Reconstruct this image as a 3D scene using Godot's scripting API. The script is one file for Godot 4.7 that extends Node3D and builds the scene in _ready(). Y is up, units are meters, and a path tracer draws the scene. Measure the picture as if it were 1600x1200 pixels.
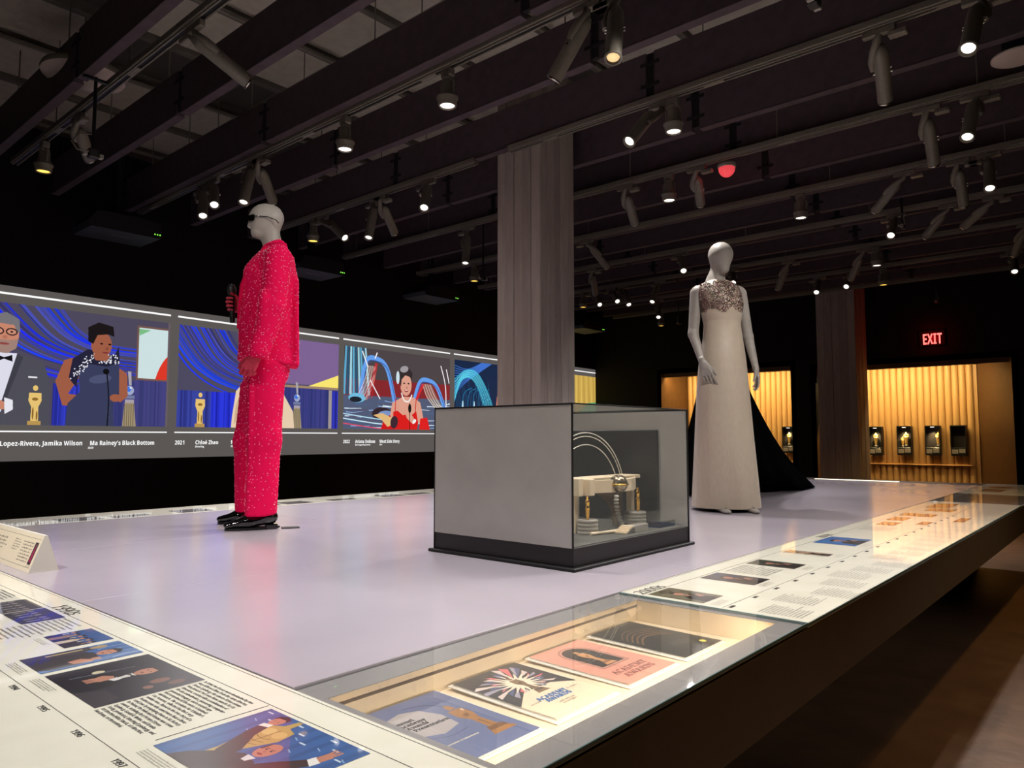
extends Node3D

var M := {}
var taken := {}
var rng := RandomNumberGenerator.new()
var sans: SystemFont
var sans_bold: SystemFont
var serif: SystemFont

func _ready():
	rng.seed = 7
	# ---------- camera
	var cam := Camera3D.new()
	cam.name = "camera"
	cam.position = Vector3(0, 1.42, 0)
	cam.rotation = Vector3(deg_to_rad(4.1642), deg_to_rad(-49.1032), 0)
	cam.fov = 55.51
	cam.near = 0.05
	add_child(cam)
	# ---------- environment: a closed dark room, no sky
	var env := Environment.new()
	env.background_mode = Environment.BG_COLOR
	env.background_color = Color(0, 0, 0)
	env.tonemap_mode = Environment.TONE_MAPPER_LINEAR
	env.tonemap_exposure = 1.0
	env.sdfgi_enabled = true
	env.ssao_enabled = true
	env.ssil_enabled = true
	var we := WorldEnvironment.new()
	we.name = "environment"
	we.environment = env
	add_child(we)
	# ---------- fonts, materials
	sans = SystemFont.new(); sans.font_names = PackedStringArray(["Droid Sans"])
	sans_bold = SystemFont.new(); sans_bold.font_names = PackedStringArray(["Droid Sans"]); sans_bold.font_weight = 700
	serif = SystemFont.new(); serif.font_names = PackedStringArray(["Droid Serif"])
	make_materials()
	# ---------- the place
	build_room()
	build_alcoves()
	build_columns()
	build_beams()
	build_platform()
	build_screen()
	build_vitrine()
	build_inset()
	build_strips()
	build_suit_mannequin()
	build_gown_mannequin()
	build_wedge()
	build_tracks()
	build_fixtures()
	build_ceiling_gear()

# =====================================================================  helpers
func numbered(called: String) -> String:
	if not taken.has(called):
		taken[called] = 0
		return called
	taken[called] += 1
	return "%s_%03d" % [called, taken[called]]

func tag(o, label: String, category := "", group := "", kind := ""):
	o.set_meta("label", label)
	if category != "": o.set_meta("category", category)
	if group != "": o.set_meta("group", group)
	if kind != "": o.set_meta("kind", kind)
	return o

func thing(called: String, label: String, category: String, at := Vector3.ZERO, turn := 0.0, group := "", kind := "") -> Node3D:
	var o := Node3D.new()
	o.name = numbered(called)
	add_child(o)
	o.position = at
	o.rotation.y = turn
	tag(o, label, category, group, kind)
	return o

func part(called: String, mesh, mat, parent, xf := Transform3D.IDENTITY, kind := "") -> MeshInstance3D:
	var o := MeshInstance3D.new()
	if mesh is SurfaceTool:
		mesh.generate_normals()
		o.mesh = mesh.commit()
	else:
		o.mesh = mesh
	if mat != null: o.material_override = mat
	o.transform = xf
	if parent == self:
		o.name = numbered(called)
		add_child(o)
	else:
		o.name = called
		parent.add_child(o, true)
	if kind != "": o.set_meta("kind", kind)
	return o

func mb() -> SurfaceTool:
	var st := SurfaceTool.new()
	st.begin(Mesh.PRIMITIVE_TRIANGLES)
	st.set_smooth_group(-1)
	return st

func tri(st, a, b, c):
	st.add_vertex(a); st.add_vertex(b); st.add_vertex(c)

func quad(st, a, b, c, d):            # clockwise seen from outside
	tri(st, a, b, c); tri(st, a, c, d)

func quad_uv(st, a, b, c, d):         # a top-left, b top-right, c bottom-right, d bottom-left
	st.set_uv(Vector2(0, 0)); st.add_vertex(a)
	st.set_uv(Vector2(1, 0)); st.add_vertex(b)
	st.set_uv(Vector2(1, 1)); st.add_vertex(c)
	st.set_uv(Vector2(0, 0)); st.add_vertex(a)
	st.set_uv(Vector2(1, 1)); st.add_vertex(c)
	st.set_uv(Vector2(0, 1)); st.add_vertex(d)

# box from lo to hi with all twelve edges chamfered by b
func box(st, lo: Vector3, hi: Vector3, b := 0.0, xf := Transform3D.IDENTITY):
	var c := (lo + hi) * 0.5
	var h := (hi - lo) * 0.5
	if b <= 0.0:
		for ax in 3:
			for s in [-1.0, 1.0]:
				var n := Vector3.ZERO; n[ax] = s
				var u := Vector3.ZERO; u[(ax + 1) % 3] = 1.0
				var v := n.cross(u)
				var o := c + n * h
				var hu: Vector3 = u * h; var hv: Vector3 = v * h
				quad(st, xf * (o - hu + hv), xf * (o + hu + hv), xf * (o + hu - hv), xf * (o - hu - hv))
		return
	b = min(b, min(h.x, min(h.y, h.z)) * 0.9)
	for ax in 3:
		for s in [-1.0, 1.0]:
			var n := Vector3.ZERO; n[ax] = s
			var u := Vector3.ZERO; u[(ax + 1) % 3] = 1.0
			var v := n.cross(u)
			var o := c + n * h
			var hu: Vector3 = u * (h - Vector3.ONE * b); var hv: Vector3 = v * (h - Vector3.ONE * b)
			quad(st, xf * (o - hu + hv), xf * (o + hu + hv), xf * (o + hu - hv), xf * (o - hu - hv))
	for ax in 3:
		var a1 := (ax + 1) % 3
		var a2 := (ax + 2) % 3
		for s1 in [-1.0, 1.0]:
			for s2 in [-1.0, 1.0]:
				var p0 := c; p0[a1] += s1 * h[a1]; p0[a2] += s2 * (h[a2] - b)
				var p1 := c; p1[a1] += s1 * (h[a1] - b); p1[a2] += s2 * h[a2]
				var e := Vector3.ZERO; e[ax] = h[ax] - b
				var q := [p0 - e, p0 + e, p1 + e, p1 - e]
				if s1 * s2 < 0: q = [p0 + e, p0 - e, p1 - e, p1 + e]
				quad(st, xf * q[0], xf * q[1], xf * q[2], xf * q[3])
	for sx in [-1.0, 1.0]:
		for sy in [-1.0, 1.0]:
			for sz in [-1.0, 1.0]:
				var k := Vector3(sx, sy, sz)
				var px := c + k * (h - Vector3(0, b, b))
				var py := c + k * (h - Vector3(b, 0, b))
				var pz := c + k * (h - Vector3(b, b, 0))
				if sx * sy * sz > 0: tri(st, xf * px, xf * pz, xf * py)
				else: tri(st, xf * px, xf * py, xf * pz)

func box_mesh(lo: Vector3, hi: Vector3, b := 0.0) -> SurfaceTool:
	var st := mb()
	box(st, lo, hi, b)
	return st

func frame_of(d: Vector3) -> Basis:    # y along d
	var y := d.normalized()
	var x := y.cross(Vector3.UP)
	if x.length() < 0.01: x = Vector3.RIGHT
	x = x.normalized()
	return Basis(x, y, x.cross(y))

# surface swept through rings of equal point count
func skin(st, rings: Array, cap0 := true, cap1 := true, closed := true):
	for i in rings.size() - 1:
		var r0 = rings[i]
		var r1 = rings[i + 1]
		var n: int = r0.size()
		for j in (n if closed else n - 1):
			var k: int = (j + 1) % n
			quad(st, r0[j], r0[k], r1[k], r1[j])
	st.set_smooth_group(-1)
	if cap0: fan(st, rings[0], true)
	if cap1: fan(st, rings[-1], false)

func fan(st, r: Array, start: bool):
	var m := Vector3.ZERO
	for p in r: m += p
	m /= r.size()
	for j in r.size():
		var k: int = (j + 1) % r.size()
		if start: tri(st, m, r[k], r[j])
		else: tri(st, m, r[j], r[k])

func tube(st, pts: Array, radii, sides := 10, caps := true):
	var rings := []
	var up := Vector3.ZERO
	for i in pts.size():
		var d: Vector3 = (pts[min(i + 1, pts.size() - 1)] - pts[max(i - 1, 0)]).normalized()
		if up == Vector3.ZERO:
			up = d.cross(Vector3(0.3, 1, 0.2)).normalized()
			if up.length() < 0.1: up = Vector3.RIGHT
		up = (up - d * up.dot(d)).normalized()
		var w := d.cross(up)
		var r: float = radii[i] if radii is Array else radii
		var ring := []
		for j in sides:
			var a := -TAU * j / sides
			ring.append(pts[i] + (up * cos(a) + w * sin(a)) * r)
		rings.append(ring)
	st.set_smooth_group(1)
	skin(st, rings, false, false)
	st.set_smooth_group(-1)
	if caps:
		fan(st, rings[0], true)
		fan(st, rings[-1], false)

# profile: [radius, height] pairs turned about the y axis of xf
func lathe(st, prof: Array, sides := 24, xf := Transform3D.IDENTITY, smooth := true):
	var rings := []
	for p in prof:
		var ring := []
		for j in sides:
			var a := -TAU * j / sides
			ring.append(xf * Vector3(cos(a) * p[0], p[1], sin(a) * p[0]))
		rings.append(ring)
	st.set_smooth_group(1 if smooth else -1)
	skin(st, rings, false, false)
	st.set_smooth_group(-1)

# extrude a 2D outline (x,y) from z0 to z1 under xf
func prism(st, pts: PackedVector2Array, z0: float, z1: float, xf := Transform3D.IDENTITY):
	var idx := Geometry2D.triangulate_polygon(pts)
	var cw := Geometry2D.is_polygon_clockwise(pts)
	for i in range(0, idx.size(), 3):
		var a := pts[idx[i]]; var b := pts[idx[i + 1]]; var c := pts[idx[i + 2]]
		if (b - a).cross(c - a) > 0:
			var t := b; b = c; c = t
		tri(st, xf * Vector3(a.x, a.y, z1), xf * Vector3(b.x, b.y, z1), xf * Vector3(c.x, c.y, z1))
		tri(st, xf * Vector3(a.x, a.y, z0), xf * Vector3(c.x, c.y, z0), xf * Vector3(b.x, b.y, z0))
	var n := pts.size()
	for i in n:
		var a := pts[i]; var b := pts[(i + 1) % n]
		if cw:
			var t := a; a = b; b = t
		quad(st, xf * Vector3(a.x, a.y, z1), xf * Vector3(b.x, b.y, z1), xf * Vector3(b.x, b.y, z0), xf * Vector3(a.x, a.y, z0))

func letters(parent, words: String, size: float, at: Vector3, right: Vector3, up: Vector3, mat, font = null, align := 0, called := "lettering", thick := 0.0006):
	var t := TextMesh.new()
	t.text = words
	t.font = font if font != null else sans
	t.font_size = 24
	t.pixel_size = size / 24.0
	t.depth = thick
	t.curve_step = 4.0
	t.horizontal_alignment = [HORIZONTAL_ALIGNMENT_LEFT, HORIZONTAL_ALIGNMENT_CENTER, HORIZONTAL_ALIGNMENT_RIGHT][align]
	t.vertical_alignment = VERTICAL_ALIGNMENT_TOP
	var o := MeshInstance3D.new()
	o.name = called
	o.mesh = t
	o.material_override = mat
	right = right.normalized(); up = up.normalized()
	o.transform = Transform3D(Basis(right, up, right.cross(up)), at)
	parent.add_child(o, true)
	return o

# rows of small dark strokes: printed text too small to read in the photograph
func small_print(parent, at: Vector3, right: Vector3, up: Vector3, w: float, h: float, rows: int, mat, ragged := 0.25, letter := 0.0021):
	var st := mb()
	var lead := h / rows
	right = right.normalized(); up = up.normalized()
	for r in rows:
		var x := 0.0
		var end := w * (1.0 - rng.randf() * ragged)
		var word := rng.randi_range(2, 9)
		while x < end:
			var lw := letter * rng.randf_range(0.35, 0.65)
			var lh := lead * (0.54 if rng.randf() < 0.25 else 0.36)
			var p := at + right * x - up * (lead * (r + 0.8))
			quad(st, p + up * lh, p + up * lh + right * lw, p + right * lw, p)
			word -= 1
			x += letter
			if word <= 0:
				x += letter * 0.9
				word = rng.randi_range(2, 9)
	return part("small_print", st, mat, parent, Transform3D.IDENTITY, "stuff")

func print_quad(called, parent, a: Vector3, right: Vector3, down: Vector3, mat) -> MeshInstance3D:
	var st := mb()
	quad_uv(st, a, a + right, a + right + down, a + down)
	return part(called, st, mat, parent)

func aim(d: Vector3) -> Basis:          # -z along d
	var up := Vector3.UP if absf(d.normalized().y) < 0.95 else Vector3.RIGHT
	return Basis.looking_at(d, up)

func spot(parent, at: Vector3, d: Vector3, energy: float, color: Color, angle: float, size := 0.04):
	var l := SpotLight3D.new()
	l.name = "spot_light"
	l.light_color = color
	l.light_energy = energy
	l.spot_angle = angle
	l.spot_angle_attenuation = 1.2
	l.spot_range = 30.0
	l.spot_attenuation = 2.0
	l.light_size = size
	l.shadow_enabled = true
	l.transform = Transform3D(aim(d), at)
	parent.add_child(l, true)
	return l

# =====================================================================  materials
func mat(color: Color, rough := 0.6, metal := 0.0) -> StandardMaterial3D:
	var m := StandardMaterial3D.new()
	m.albedo_color = color
	m.roughness = rough
	m.metallic = metal
	return m

func noise_tex(freq: float, c0: Color, c1: Color, sd: int, octaves := 4, kind := FastNoiseLite.TYPE_SIMPLEX_SMOOTH, size := 512) -> NoiseTexture2D:
	var n := FastNoiseLite.new()
	n.noise_type = kind
	n.frequency = freq
	n.seed = sd
	n.fractal_octaves = octaves
	var g := Gradient.new()
	g.set_color(0, c0); g.set_color(1, c1)
	var t := NoiseTexture2D.new()
	t.width = size; t.height = size
	t.seamless = true
	t.noise = n
	t.color_ramp = g
	return t

func noise_bump(freq: float, strength: float, sd: int, size := 512) -> NoiseTexture2D:
	var n := FastNoiseLite.new()
	n.frequency = freq
	n.seed = sd
	n.fractal_octaves = 4
	var t := NoiseTexture2D.new()
	t.width = size; t.height = size
	t.seamless = true
	t.as_normal_map = true
	t.bump_strength = strength
	t.noise = n
	return t

func grained(c0: Color, c1: Color, rough: float, freq: float, scale: Vector3, sd: int, bump := 0.0) -> StandardMaterial3D:
	var m := mat(Color.WHITE, rough)
	m.albedo_texture = noise_tex(freq, c0, c1, sd)
	m.uv1_triplanar = true
	m.uv1_world_triplanar = true
	m.uv1_scale = scale
	if bump > 0.0:
		m.normal_enabled = true
		m.normal_texture = noise_bump(freq * 2.0, 4.0, sd + 50)
		m.normal_scale = bump
	return m

func glow(color: Color, energy: float) -> StandardMaterial3D:
	var m := mat(color, 0.4)
	m.emission_enabled = true
	m.emission = color
	m.emission_energy_multiplier = energy
	return m

func make_materials():
	M.floor = grained(Color(0.33, 0.235, 0.165), Color(0.42, 0.31, 0.22), 0.5, 0.012, Vector3(0.5, 0.5, 0.5), 3, 0.15)
	M.dark_wall = grained(Color(0.045, 0.042, 0.046), Color(0.065, 0.06, 0.062), 0.9, 0.03, Vector3(0.4, 0.4, 0.4), 4)
	M.slab = grained(Color(0.69, 0.66, 0.61), Color(0.76, 0.73, 0.68), 0.85, 0.02, Vector3(0.6, 0.6, 0.6), 5, 0.2)
	M.slab_dark = mat(Color(0.27, 0.255, 0.235), 0.8)
	M.beam = grained(Color(0.275, 0.225, 0.25), Color(0.33, 0.27, 0.30), 0.75, 0.02, Vector3(0.8, 0.8, 0.8), 6)
	M.gap = mat(Color(0.06, 0.05, 0.055), 0.8)
	M.gear = grained(Color(0.43, 0.41, 0.37), Color(0.50, 0.475, 0.43), 0.45, 0.03, Vector3(2, 2, 2), 7)
	M.gear_dark = mat(Color(0.12, 0.11, 0.11), 0.5)
	M.black = mat(Color(0.03, 0.03, 0.032), 0.5)
	M.chrome = mat(Color(0.75, 0.73, 0.7), 0.15, 1.0)
	M.lens_off = mat(Color(0.32, 0.29, 0.27), 0.08)
	M.lens_white = glow(Color(1.0, 0.97, 0.92), 2.6)
	M.lens_yellow = glow(Color(1.0, 0.80, 0.33), 2.2)
	M.lens_dim = glow(Color(1.0, 0.86, 0.62), 0.8)
	M.concrete = []
	for i in 4:
		var k := [0.0, 0.03, -0.025, 0.015][i] as float
		var c := grained(Color(0.63 + k, 0.585 + k, 0.555 + k), Color(0.70 + k, 0.655 + k, 0.62 + k), 0.85, 0.018, Vector3(1.1, 0.2, 1.1), 20 + i, 0.25)
		M.concrete.append(c)
	M.deck = grained(Color(0.67, 0.64, 0.68), Color(0.71, 0.68, 0.715), 0.17, 0.006, Vector3(0.3, 0.3, 0.3), 30)
	M.panel = grained(Color(0.905, 0.895, 0.82), Color(0.935, 0.925, 0.86), 0.5, 0.02, Vector3(0.7, 0.7, 0.7), 31)
	M.panel.clearcoat_enabled = true
	M.panel.clearcoat = 1.0
	M.panel.clearcoat_roughness = 0.03
	M.glass_edge = mat(Color(0.30, 0.42, 0.42), 0.4)
	M.fascia = grained(Color(0.27, 0.205, 0.125), Color(0.31, 0.24, 0.15), 0.55, 0.02, Vector3(0.6, 0.6, 0.6), 32)
	M.ink = mat(Color(0.15, 0.15, 0.155), 0.5)
	M.ink_grey = mat(Color(0.36, 0.35, 0.33), 0.5)
	M.glass = mat(Color(0.92, 0.95, 0.94, 0.06), 0.02)
	M.glass.transparency = BaseMaterial3D.TRANSPARENCY_ALPHA
	M.gold = mat(Color(0.93, 0.72, 0.33), 0.22, 1.0)
	M.white = mat(Color(0.88, 0.86, 0.81), 0.5)
	M.cream = grained(Color(0.88, 0.80, 0.66), Color(0.91, 0.84, 0.71), 0.6, 0.02, Vector3(1, 1, 1), 33)
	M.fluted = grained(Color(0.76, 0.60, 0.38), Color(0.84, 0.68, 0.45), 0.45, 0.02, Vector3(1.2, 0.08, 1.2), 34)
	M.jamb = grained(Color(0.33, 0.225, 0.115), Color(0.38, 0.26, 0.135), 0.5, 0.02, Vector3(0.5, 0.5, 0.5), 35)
	M.slab_floor = grained(Color(0.42, 0.33, 0.26), Color(0.52, 0.42, 0.33), 0.55, 0.02, Vector3(0.6, 0.6, 0.6), 43, 0.2)
	M.slab_joist = grained(Color(0.36, 0.34, 0.31), Color(0.42, 0.40, 0.365), 0.8, 0.02, Vector3(0.6, 0.6, 0.6), 44)
	M.card_grey = mat(Color(0.62, 0.60, 0.57), 0.5)
	M.card_pink = mat(Color(0.72, 0.66, 0.63), 0.5)
	M.card = mat(Color(0.93, 0.88, 0.78), 0.5)
	M.gold_lit = mat(Color(0.96, 0.82, 0.50), 0.35, 0.7)
	M.led_warm = glow(Color(1.0, 0.78, 0.42), 3.0)
	M.glow_low = glow(Color(1.0, 0.72, 0.34), 0.8)
	M.led_white = glow(Color(1.0, 0.96, 0.88), 1.2)
	M.led_case = glow(Color(1.0, 0.86, 0.66), 2.5)
	M.led_green = glow(Color(0.55, 1.0, 0.30), 1.5)
	M.plinth = mat(Color(0.09, 0.075, 0.075), 0.7)
	M.case_plinth = mat(Color(0.13, 0.11, 0.11), 0.45)
	M.case_floor = grained(Color(0.26, 0.26, 0.24), Color(0.30, 0.30, 0.275), 0.6, 0.02, Vector3(2, 2, 2), 45)
	M.smoke = grained(Color(0.67, 0.655, 0.63), Color(0.71, 0.695, 0.67), 0.2, 0.006, Vector3(1, 1, 1), 46)
	M.panel_shade = mat(Color(0.11, 0.09, 0.08), 0.4)  # dark tone of the shadow inside the glass case
	M.bronze = mat(Color(0.40, 0.31, 0.21), 0.5)
	M.pewter = mat(Color(0.62, 0.56, 0.46), 0.25, 0.9)
	M.disc = mat(Color(0.62, 0.59, 0.54), 0.3)
	M.slot = mat(Color(0.50, 0.40, 0.38), 0.5)
	M.border = mat(Color(0.54, 0.525, 0.52), 0.35)
	M.sheet = mat(Color(0.40, 0.38, 0.35), 0.4)
	M.ink_blue = mat(Color(0.20, 0.42, 0.66), 0.5)
	M.ink_rose = mat(Color(0.62, 0.40, 0.36), 0.5)
	M.skin_grey = grained(Color(0.60, 0.575, 0.545), Color(0.64, 0.615, 0.585), 0.5, 0.02, Vector3(2, 2, 2), 47)
	M.pink = grained(Color(0.90, 0.055, 0.30), Color(0.94, 0.075, 0.35), 0.85, 0.12, Vector3(3, 3, 3), 48, 0.35)
	M.pink_dark = grained(Color(0.84, 0.05, 0.27), Color(0.89, 0.07, 0.32), 0.8, 0.12, Vector3(3, 3, 3), 49, 0.3)
	M.pink.metallic_specular = 0.2
	M.pink_dark.metallic_specular = 0.2
	M.glove = grained(Color(0.70, 0.13, 0.24), Color(0.76, 0.16, 0.28), 0.6, 0.08, Vector3(4, 4, 4), 50, 0.2)
	M.crystal = mat(Color(0.96, 0.62, 0.72), 0.3, 0.0)
	M.ink_text = mat(Color(0.26, 0.26, 0.26), 0.5)
	M.ink_pale = mat(Color(0.60, 0.59, 0.55), 0.5)
	M.gloss_black = mat(Color(0.015, 0.014, 0.015), 0.06)
	M.patent = mat(Color(0.02, 0.016, 0.017), 0.05)
	M.patent.clearcoat_enabled = true
	M.patent.clearcoat = 1.0
	M.patent.clearcoat_roughness = 0.02
	M.satin = grained(Color(0.72, 0.665, 0.595), Color(0.77, 0.715, 0.64), 0.42, 0.05, Vector3(1.5, 0.5, 1.5), 51)
	M.satin.rim_enabled = true
	M.satin.rim = 0.3
	M.velvet = grained(Color(0.012, 0.011, 0.013), Color(0.03, 0.028, 0.032), 0.8, 0.05, Vector3(2, 2, 2), 52)
	M.velvet.metallic_specular = 0.08
	M.velvet.cull_mode = BaseMaterial3D.CULL_DISABLED
	M.bead_rose = mat(Color(0.42, 0.23, 0.26), 0.35, 0.0)
	M.bead_grey = mat(Color(0.27, 0.26, 0.24), 0.3, 0.0)
	M.bead_gold = mat(Color(0.46, 0.38, 0.30), 0.3, 0.0)
	M.red_glow = glow(Color(0.95, 0.30, 0.33), 0.72)
	M.exit_glow = glow(Color(1.0, 0.50, 0.46), 1.6)
	M.exit_panel = mat(Color(0.16, 0.03, 0.035), 0.3)
	M.projector = mat(Color(0.10, 0.10, 0.115), 0.5)

# =====================================================================  drawing on images
class Pic:
	var im: Image
	var s: float
	func _init(w: int, h: int, design_w: float, bg: Color):
		im = Image.create(w, h, false, Image.FORMAT_RGBA8)
		im.fill(bg)
		s = w / design_w
	func poly(pts: Array, c: Color):
		var y0 := 1e9; var y1 := -1e9
		for p in pts:
			y0 = min(y0, p.y * s); y1 = max(y1, p.y * s)
		var n := pts.size()
		for y in range(int(max(0, floor(y0))), int(min(im.get_height() - 1, ceil(y1))) + 1):
			var xs := []
			var yy := y + 0.5
			for i in n:
				var a: Vector2 = pts[i] * s
				var b: Vector2 = pts[(i + 1) % n] * s
				if (a.y <= yy) != (b.y <= yy): xs.append(a.x + (yy - a.y) / (b.y - a.y) * (b.x - a.x))
			xs.sort()
			for i in range(0, xs.size() - 1, 2):
				var xa := int(round(xs[i])); var xb := int(round(xs[i + 1]))
				if xb > xa: im.fill_rect(Rect2i(xa, y, xb - xa, 1), c)
	func quadp(a: float, b: float, w: float, h: float, c: Color):
		im.fill_rect(Rect2i(int(a * s), int(b * s), int(ceil(w * s)), int(ceil(h * s))), c)
	func ell(cx: float, cy: float, rx: float, ry: float, c: Color, rot := 0.0):
		var pts := []
		for i in 28:
			var a := TAU * i / 28
			pts.append(Vector2(cx, cy) + Vector2(cos(a) * rx, sin(a) * ry).rotated(rot))
		poly(pts, c)
	func curve(pts: Array, w, c: Color):      # Catmull-Rom stroke, w one width or [from, to]
		var wa: float = w[0] if w is Array else w
		var wb: float = w[1] if w is Array else w
		var path := []
		for i in pts.size() - 1:
			var p0: Vector2 = pts[max(i - 1, 0)]; var p1: Vector2 = pts[i]
			var p2: Vector2 = pts[i + 1]; var p3: Vector2 = pts[min(i + 2, pts.size() - 1)]
			for k in 8: path.append(p1.cubic_interpolate(p2, p0, p3, k / 8.0))
		path.append(pts[-1])
		for i in path.size() - 1:
			var d: Vector2 = (path[i + 1] - path[i])
			if d.length() < 0.001: continue
			var nn := d.normalized().orthogonal()
			var e := d.normalized() * 0.6
			var t0: float = lerp(wa, wb, float(i) / path.size()) * 0.5
			var t1: float = lerp(wa, wb, float(i + 1) / path.size()) * 0.5
			poly([path[i] + nn * t0 - e, path[i + 1] + nn * t1 + e, path[i + 1] - nn * t1 + e, path[i] - nn * t0 - e], c)
	func tex() -> ImageTexture:
		im.generate_mipmaps()
		return ImageTexture.create_from_image(im)

func v(x: float, y: float) -> Vector2:
	return Vector2(x, y)

func printed(p: Pic, rough := 0.35) -> StandardMaterial3D:
	var m := mat(Color.WHITE, rough)
	m.albedo_texture = p.tex()
	m.clearcoat_enabled = true
	m.clearcoat = 1.0
	m.clearcoat_roughness = 0.03
	return m

func shown(p: Pic, energy := 1.0) -> StandardMaterial3D:
	var m := mat(Color.BLACK, 0.6)
	m.emission_enabled = true
	m.emission_texture = p.tex()
	m.emission = Color.BLACK
	m.emission_energy_multiplier = energy
	return m

# =====================================================================  implicit surfaces for bodies, hands, cloth
# a bone: [from, to, radius from, radius to, stretch of the measuring space, blend]
func nets(bones: Array, cell: float, cuts := []) -> ArrayMesh:
	var lo := Vector3.ONE * 1e6
	var hi := Vector3.ONE * -1e6
	for b in bones:
		var r: float = max(b[2], b[3]) + b[5] + cell * 3
		for p in [b[0], b[1]]:
			lo = lo.min(p - Vector3.ONE * r); hi = hi.max(p + Vector3.ONE * r)
	var nx := int((hi.x - lo.x) / cell) + 2
	var ny := int((hi.y - lo.y) / cell) + 2
	var nz := int((hi.z - lo.z) / cell) + 2
	var sy := nx
	var sz := nx * ny
	var fld := PackedFloat32Array()
	fld.resize(nx * ny * nz)
	fld.fill(0.5)
	for b in bones:
		var a: Vector3 = b[0]; var e: Vector3 = b[1]
		var s: Vector3 = b[4]
		var ra: float = b[2]; var rb: float = b[3]; var k: float = b[5]
		var sa := a * s
		var ba := (e - a) * s
		var l2: float = max(ba.length_squared(), 1e-9)
		var m: float = max(ra, rb) + k + cell * 2.5
		var mm := Vector3(m / min(s.x, 1.0) if s.x < 1.0 else m, m / min(s.y, 1.0) if s.y < 1.0 else m, m / min(s.z, 1.0) if s.z < 1.0 else m)
		var p0: Vector3 = ((a.min(e) - mm - lo) / cell).floor()
		var p1: Vector3 = ((a.max(e) + mm - lo) / cell).ceil()
		for z in range(max(0, int(p0.z)), min(nz, int(p1.z) + 1)):
			for y in range(max(0, int(p0.y)), min(ny, int(p1.y) + 1)):
				var row := z * sz + y * sy
				for x in range(max(0, int(p0.x)), min(nx, int(p1.x) + 1)):
					var q := (lo + Vector3(x, y, z) * cell) * s - sa
					var t := clampf(q.dot(ba) / l2, 0.0, 1.0)
					var d := (q - ba * t).length() - (ra + (rb - ra) * t)
					var o := fld[row + x]
					var h := k - absf(o - d)
					if h > 0.0: fld[row + x] = minf(o, d) - h * h / (4.0 * k)
					elif d < o: fld[row + x] = d
	for c in cuts:                       # [normal, offset, bumps]: keep dot(n, p) < offset
		for z in nz:
			for y in ny:
				for x in nx:
					var i := z * sz + y * sy + x
					if fld[i] < 0.1:
						var d: float = c[0].dot(lo + Vector3(x, y, z) * cell) - c[1]
						if d > fld[i]: fld[i] = d
	var vid := PackedInt32Array()
	vid.resize(nx * ny * nz)
	vid.fill(-1)
	var V := PackedVector3Array()
	var N := PackedVector3Array()
	var I := PackedInt32Array()
	var offs := [0, 1, sy, sy + 1, sz, sz + 1, sz + sy, sz + sy + 1]
	var edges := [[0, 1], [2, 3], [4, 5], [6, 7], [0, 2], [1, 3], [4, 6], [5, 7], [0, 4], [1, 5], [2, 6], [3, 7]]
	var cor := [Vector3(0, 0, 0), Vector3(1, 0, 0), Vector3(0, 1, 0), Vector3(1, 1, 0), Vector3(0, 0, 1), Vector3(1, 0, 1), Vector3(0, 1, 1), Vector3(1, 1, 1)]
	for z in nz - 1:
		for y in ny - 1:
			var row := z * sz + y * sy
			for x in nx - 1:
				var i := row + x
				var f0 := fld[i]
				if absf(f0) > cell * 3.0: continue
				var inside := 0
				for o in offs:
					if fld[i + o] < 0.0: inside += 1
				if inside == 0 or inside == 8: continue
				var p := Vector3.ZERO
				var cnt := 0
				for e in edges:
					var fa := fld[i + offs[e[0]]]
					var fb := fld[i + offs[e[1]]]
					if (fa < 0.0) != (fb < 0.0):
						p += cor[e[0]].lerp(cor[e[1]], fa / (fa - fb))
						cnt += 1
				p /= cnt
				var g := Vector3(fld[i + 1] + fld[i + sy + 1] + fld[i + sz + 1] + fld[i + sy + sz + 1] - f0 - fld[i + sy] - fld[i + sz] - fld[i + sy + sz],
					fld[i + sy] + fld[i + sy + 1] + fld[i + sz + sy] + fld[i + sy + sz + 1] - f0 - fld[i + 1] - fld[i + sz] - fld[i + sz + 1],
					fld[i + sz] + fld[i + sz + 1] + fld[i + sz + sy] + fld[i + sy + sz + 1] - f0 - fld[i + 1] - fld[i + sy] - fld[i + sy + 1])
				vid[i] = V.size()
				V.append(lo + (Vector3(x, y, z) + p) * cell)
				N.append(g.normalized())
	for z in range(1, nz - 1):
		for y in range(1, ny - 1):
			for x in range(1, nx - 1):
				var i := z * sz + y * sy + x
				if vid[i] < 0: continue
				var s0 := fld[i] < 0.0
				for ax in 3:
					var j := i + [1, sy, sz][ax] as int
					if (fld[j] < 0.0) == s0: continue
					var d1: int = [sy, sz, 1][ax]
					var d2: int = [sz, 1, sy][ax]
					var a := vid[i]; var b := vid[i - d1]; var c := vid[i - d1 - d2]; var d := vid[i - d2]
					if a < 0 or b < 0 or c < 0 or d < 0: continue
					if s0: I.append_array(PackedInt32Array([a, c, b, a, d, c]))
					else: I.append_array(PackedInt32Array([a, b, c, a, c, d]))
	var arr := []
	arr.resize(Mesh.ARRAY_MAX)
	arr[Mesh.ARRAY_VERTEX] = V
	arr[Mesh.ARRAY_NORMAL] = N
	arr[Mesh.ARRAY_INDEX] = I
	var out := ArrayMesh.new()
	out.add_surface_from_arrays(Mesh.PRIMITIVE_TRIANGLES, arr)
	return out

func bone(a: Vector3, b: Vector3, ra: float, rb: float, s := Vector3.ONE, k := 0.02) -> Array:
	return [a, b, ra, rb, s, k]

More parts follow.
